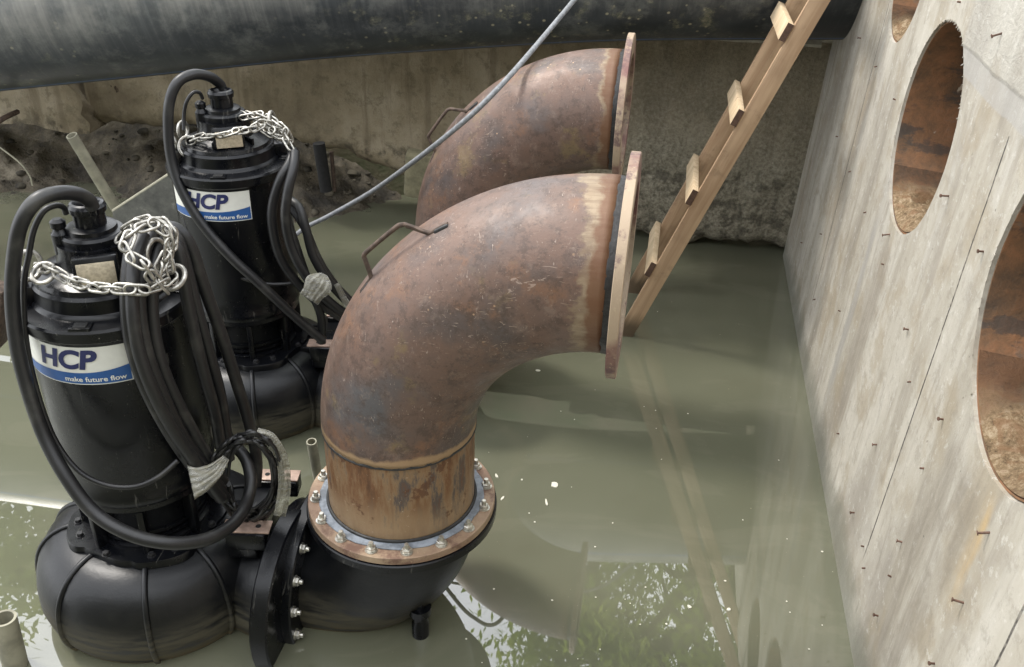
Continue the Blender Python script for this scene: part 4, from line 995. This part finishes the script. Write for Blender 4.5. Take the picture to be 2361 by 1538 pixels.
# ------------------------------------------------------------------ trees beyond the wall (seen mirrored in the water)
def leaf_mat(c0, c1):
    k = NT('leaves'); oi = k.co(); n = k.noise(oi, 2.2, 3)
    c = k.mix(k.st(n, .35, .65), c0, c1); tr = k.n('BsdfTranslucent'); k.set(tr.inputs['Color'], c); k.out(c, .5, 0, None); ms = k.n('MixShader'); ms.inputs[0].default_value = .5
    k.t.links.new(k.b.outputs[0], ms.inputs[1]); k.t.links.new(tr.outputs[0], ms.inputs[2]); k.t.links.new(ms.outputs[0], k.t.nodes['Material Output'].inputs[0]); return k.m
LEAF = [leaf_mat((.18, .27, .03), (.42, .50, .08)), leaf_mat((.10, .15, .03), (.22, .26, .06))]
bark = plain('bark', (.10, .08, .06), .9, 0, 8, .4, .8)
def tree(loc, h, cr_, n, label, seed, li=0, smin=.3):
    rnd = random.Random(seed); t = thing('tree', label, 'tree', loc, 0, 'trees beyond the wall')
    bm = BM(); top = Vector((rnd.uniform(-.6, .6), rnd.uniform(-.6, .6), h*.8)); tube(bm, cat([(0, 0, -.2), top*.5+Vector((.15, 0, 0)), top], 6), lambda q: .2*(1-q)+.04, 10)
    tips = []
    for i in range(16):
        s_ = rnd.uniform(smin, 1); a = rnd.uniform(0, 2*PI); st_ = top*s_; e_ = st_+Vector((math.cos(a)*cr_*rnd.uniform(.4, .9), math.sin(a)*cr_*rnd.uniform(.4, .9), rnd.uniform(.3, 1.8)))
        tube(bm, cat([st_, (st_+e_)/2+Vector((0, 0, .25)), e_], 4), lambda q: .07*(1-q)+.012, 7); tips.append(e_)
    make('trunk', bm, bark, t, sm=60)
    bm = BM()
    cl = [(p+Vector((rnd.gauss(0, .5), rnd.gauss(0, .5), rnd.gauss(0, .4))), rnd.uniform(.35, .8)) for p in tips for _ in range(4)]
    for _ in range(n):
        c, r = rnd.choice(cl); d = Vector((rnd.gauss(0, 1), rnd.gauss(0, 1), rnd.gauss(0, .8))); p = c+d*r*.55; s_ = rnd.uniform(.035, .075)
        x = Vector((rnd.gauss(0, 1), rnd.gauss(0, 1), rnd.gauss(0, .6))).normalized(); y = x.orthogonal().normalized()
        vs = [bm.verts.new(q) for q in (p-x*s_*1.6, p+y*s_*.6, p+x*s_*1.6, p-y*s_*.6)]; bm.faces.new(vs)
    make('crown', bm, LEAF[li], t, sm=-1)
bm = BM(); rs = random.Random(4)
for i in range(60):
    x, y = rs.uniform(700, 1900), rs.uniform(650, 1530); p = atZ(x, y, .003)
    if p.x > 1.3: continue
    q = rs.uniform(.0018, .0048); n_ = rs.choice((5, 6, 7)); a0 = rs.random()*6
    vs = [bm.verts.new(p+Vector((math.cos(a0+2*PI*k_/n_)*q*rs.uniform(.6, 1.3), math.sin(a0+2*PI*k_/n_)*q, 0))) for k_ in range(n_)]; bm.faces.new(vs)
o = make('surface_scum', bm, MAT['fleck'], sm=0); o['kind'] = 'stuff'; tag(o, 'tiny pale specks of scum scattered over the murky water', 'scum')
bm = BM()
for i in range(420):
    x = rs.uniform(1.8, 7.5); t = rs.uniform(.05, .75); fr = max(0, min(1, (x-2.3)/1.6)); yb = .25-1.4*t
    z = -.33+fr*.27+t*(.55*fr+.2)+.08*noise.fractal(Vector((x*1.1, yb*1.5, 0)), 1, 2, 6)*(.3+fr)+.06*noise.fractal(Vector((x*6, yb*6, 3)), 1, 2, 5)-.16*math.exp(-((x-5.1)/.5)**2)
    q = .008+.04*rs.random()**3; rr_ = bmesh.ops.create_icosphere(bm, subdivisions=2, radius=q)
    c_ = BMx @ Vector((x, ysg*(yb+.25), z+q*.2)); sc_ = Vector((rs.uniform(.7, 1.4), rs.uniform(.7, 1.3), rs.uniform(.4, .8)))
    for v in rr_['verts']: v.co = c_ + Vector((v.co.x*sc_.x, v.co.y*sc_.y, v.co.z*sc_.z))*(1+.35*noise.noise(v.co*25+c_*7))
o = make('bank_stones', bm, MAT['stone'], sm=40); o['kind'] = 'stuff'; tag(o, 'small stones and rubble strewn on the dark mud bank under the back wall', 'stones')
tree((3.0, 9.3, 1.5), 8.6, 2.5, 17000, 'leafy tree behind the wall corner, rightmost, mirrored in the water', 3)
tree((1.2, 10.2, 1.6), 9.6, 1.3, 7000, 'slender light leafy tree behind the back wall, mirrored beside the nearest flange', 5, 0, .72)
tree((-5.9, 9.6, 1.6), 6.9, 1.3, 9000, 'leafy tree beyond the wall at far left, mirrored in the left water', 9, 1)
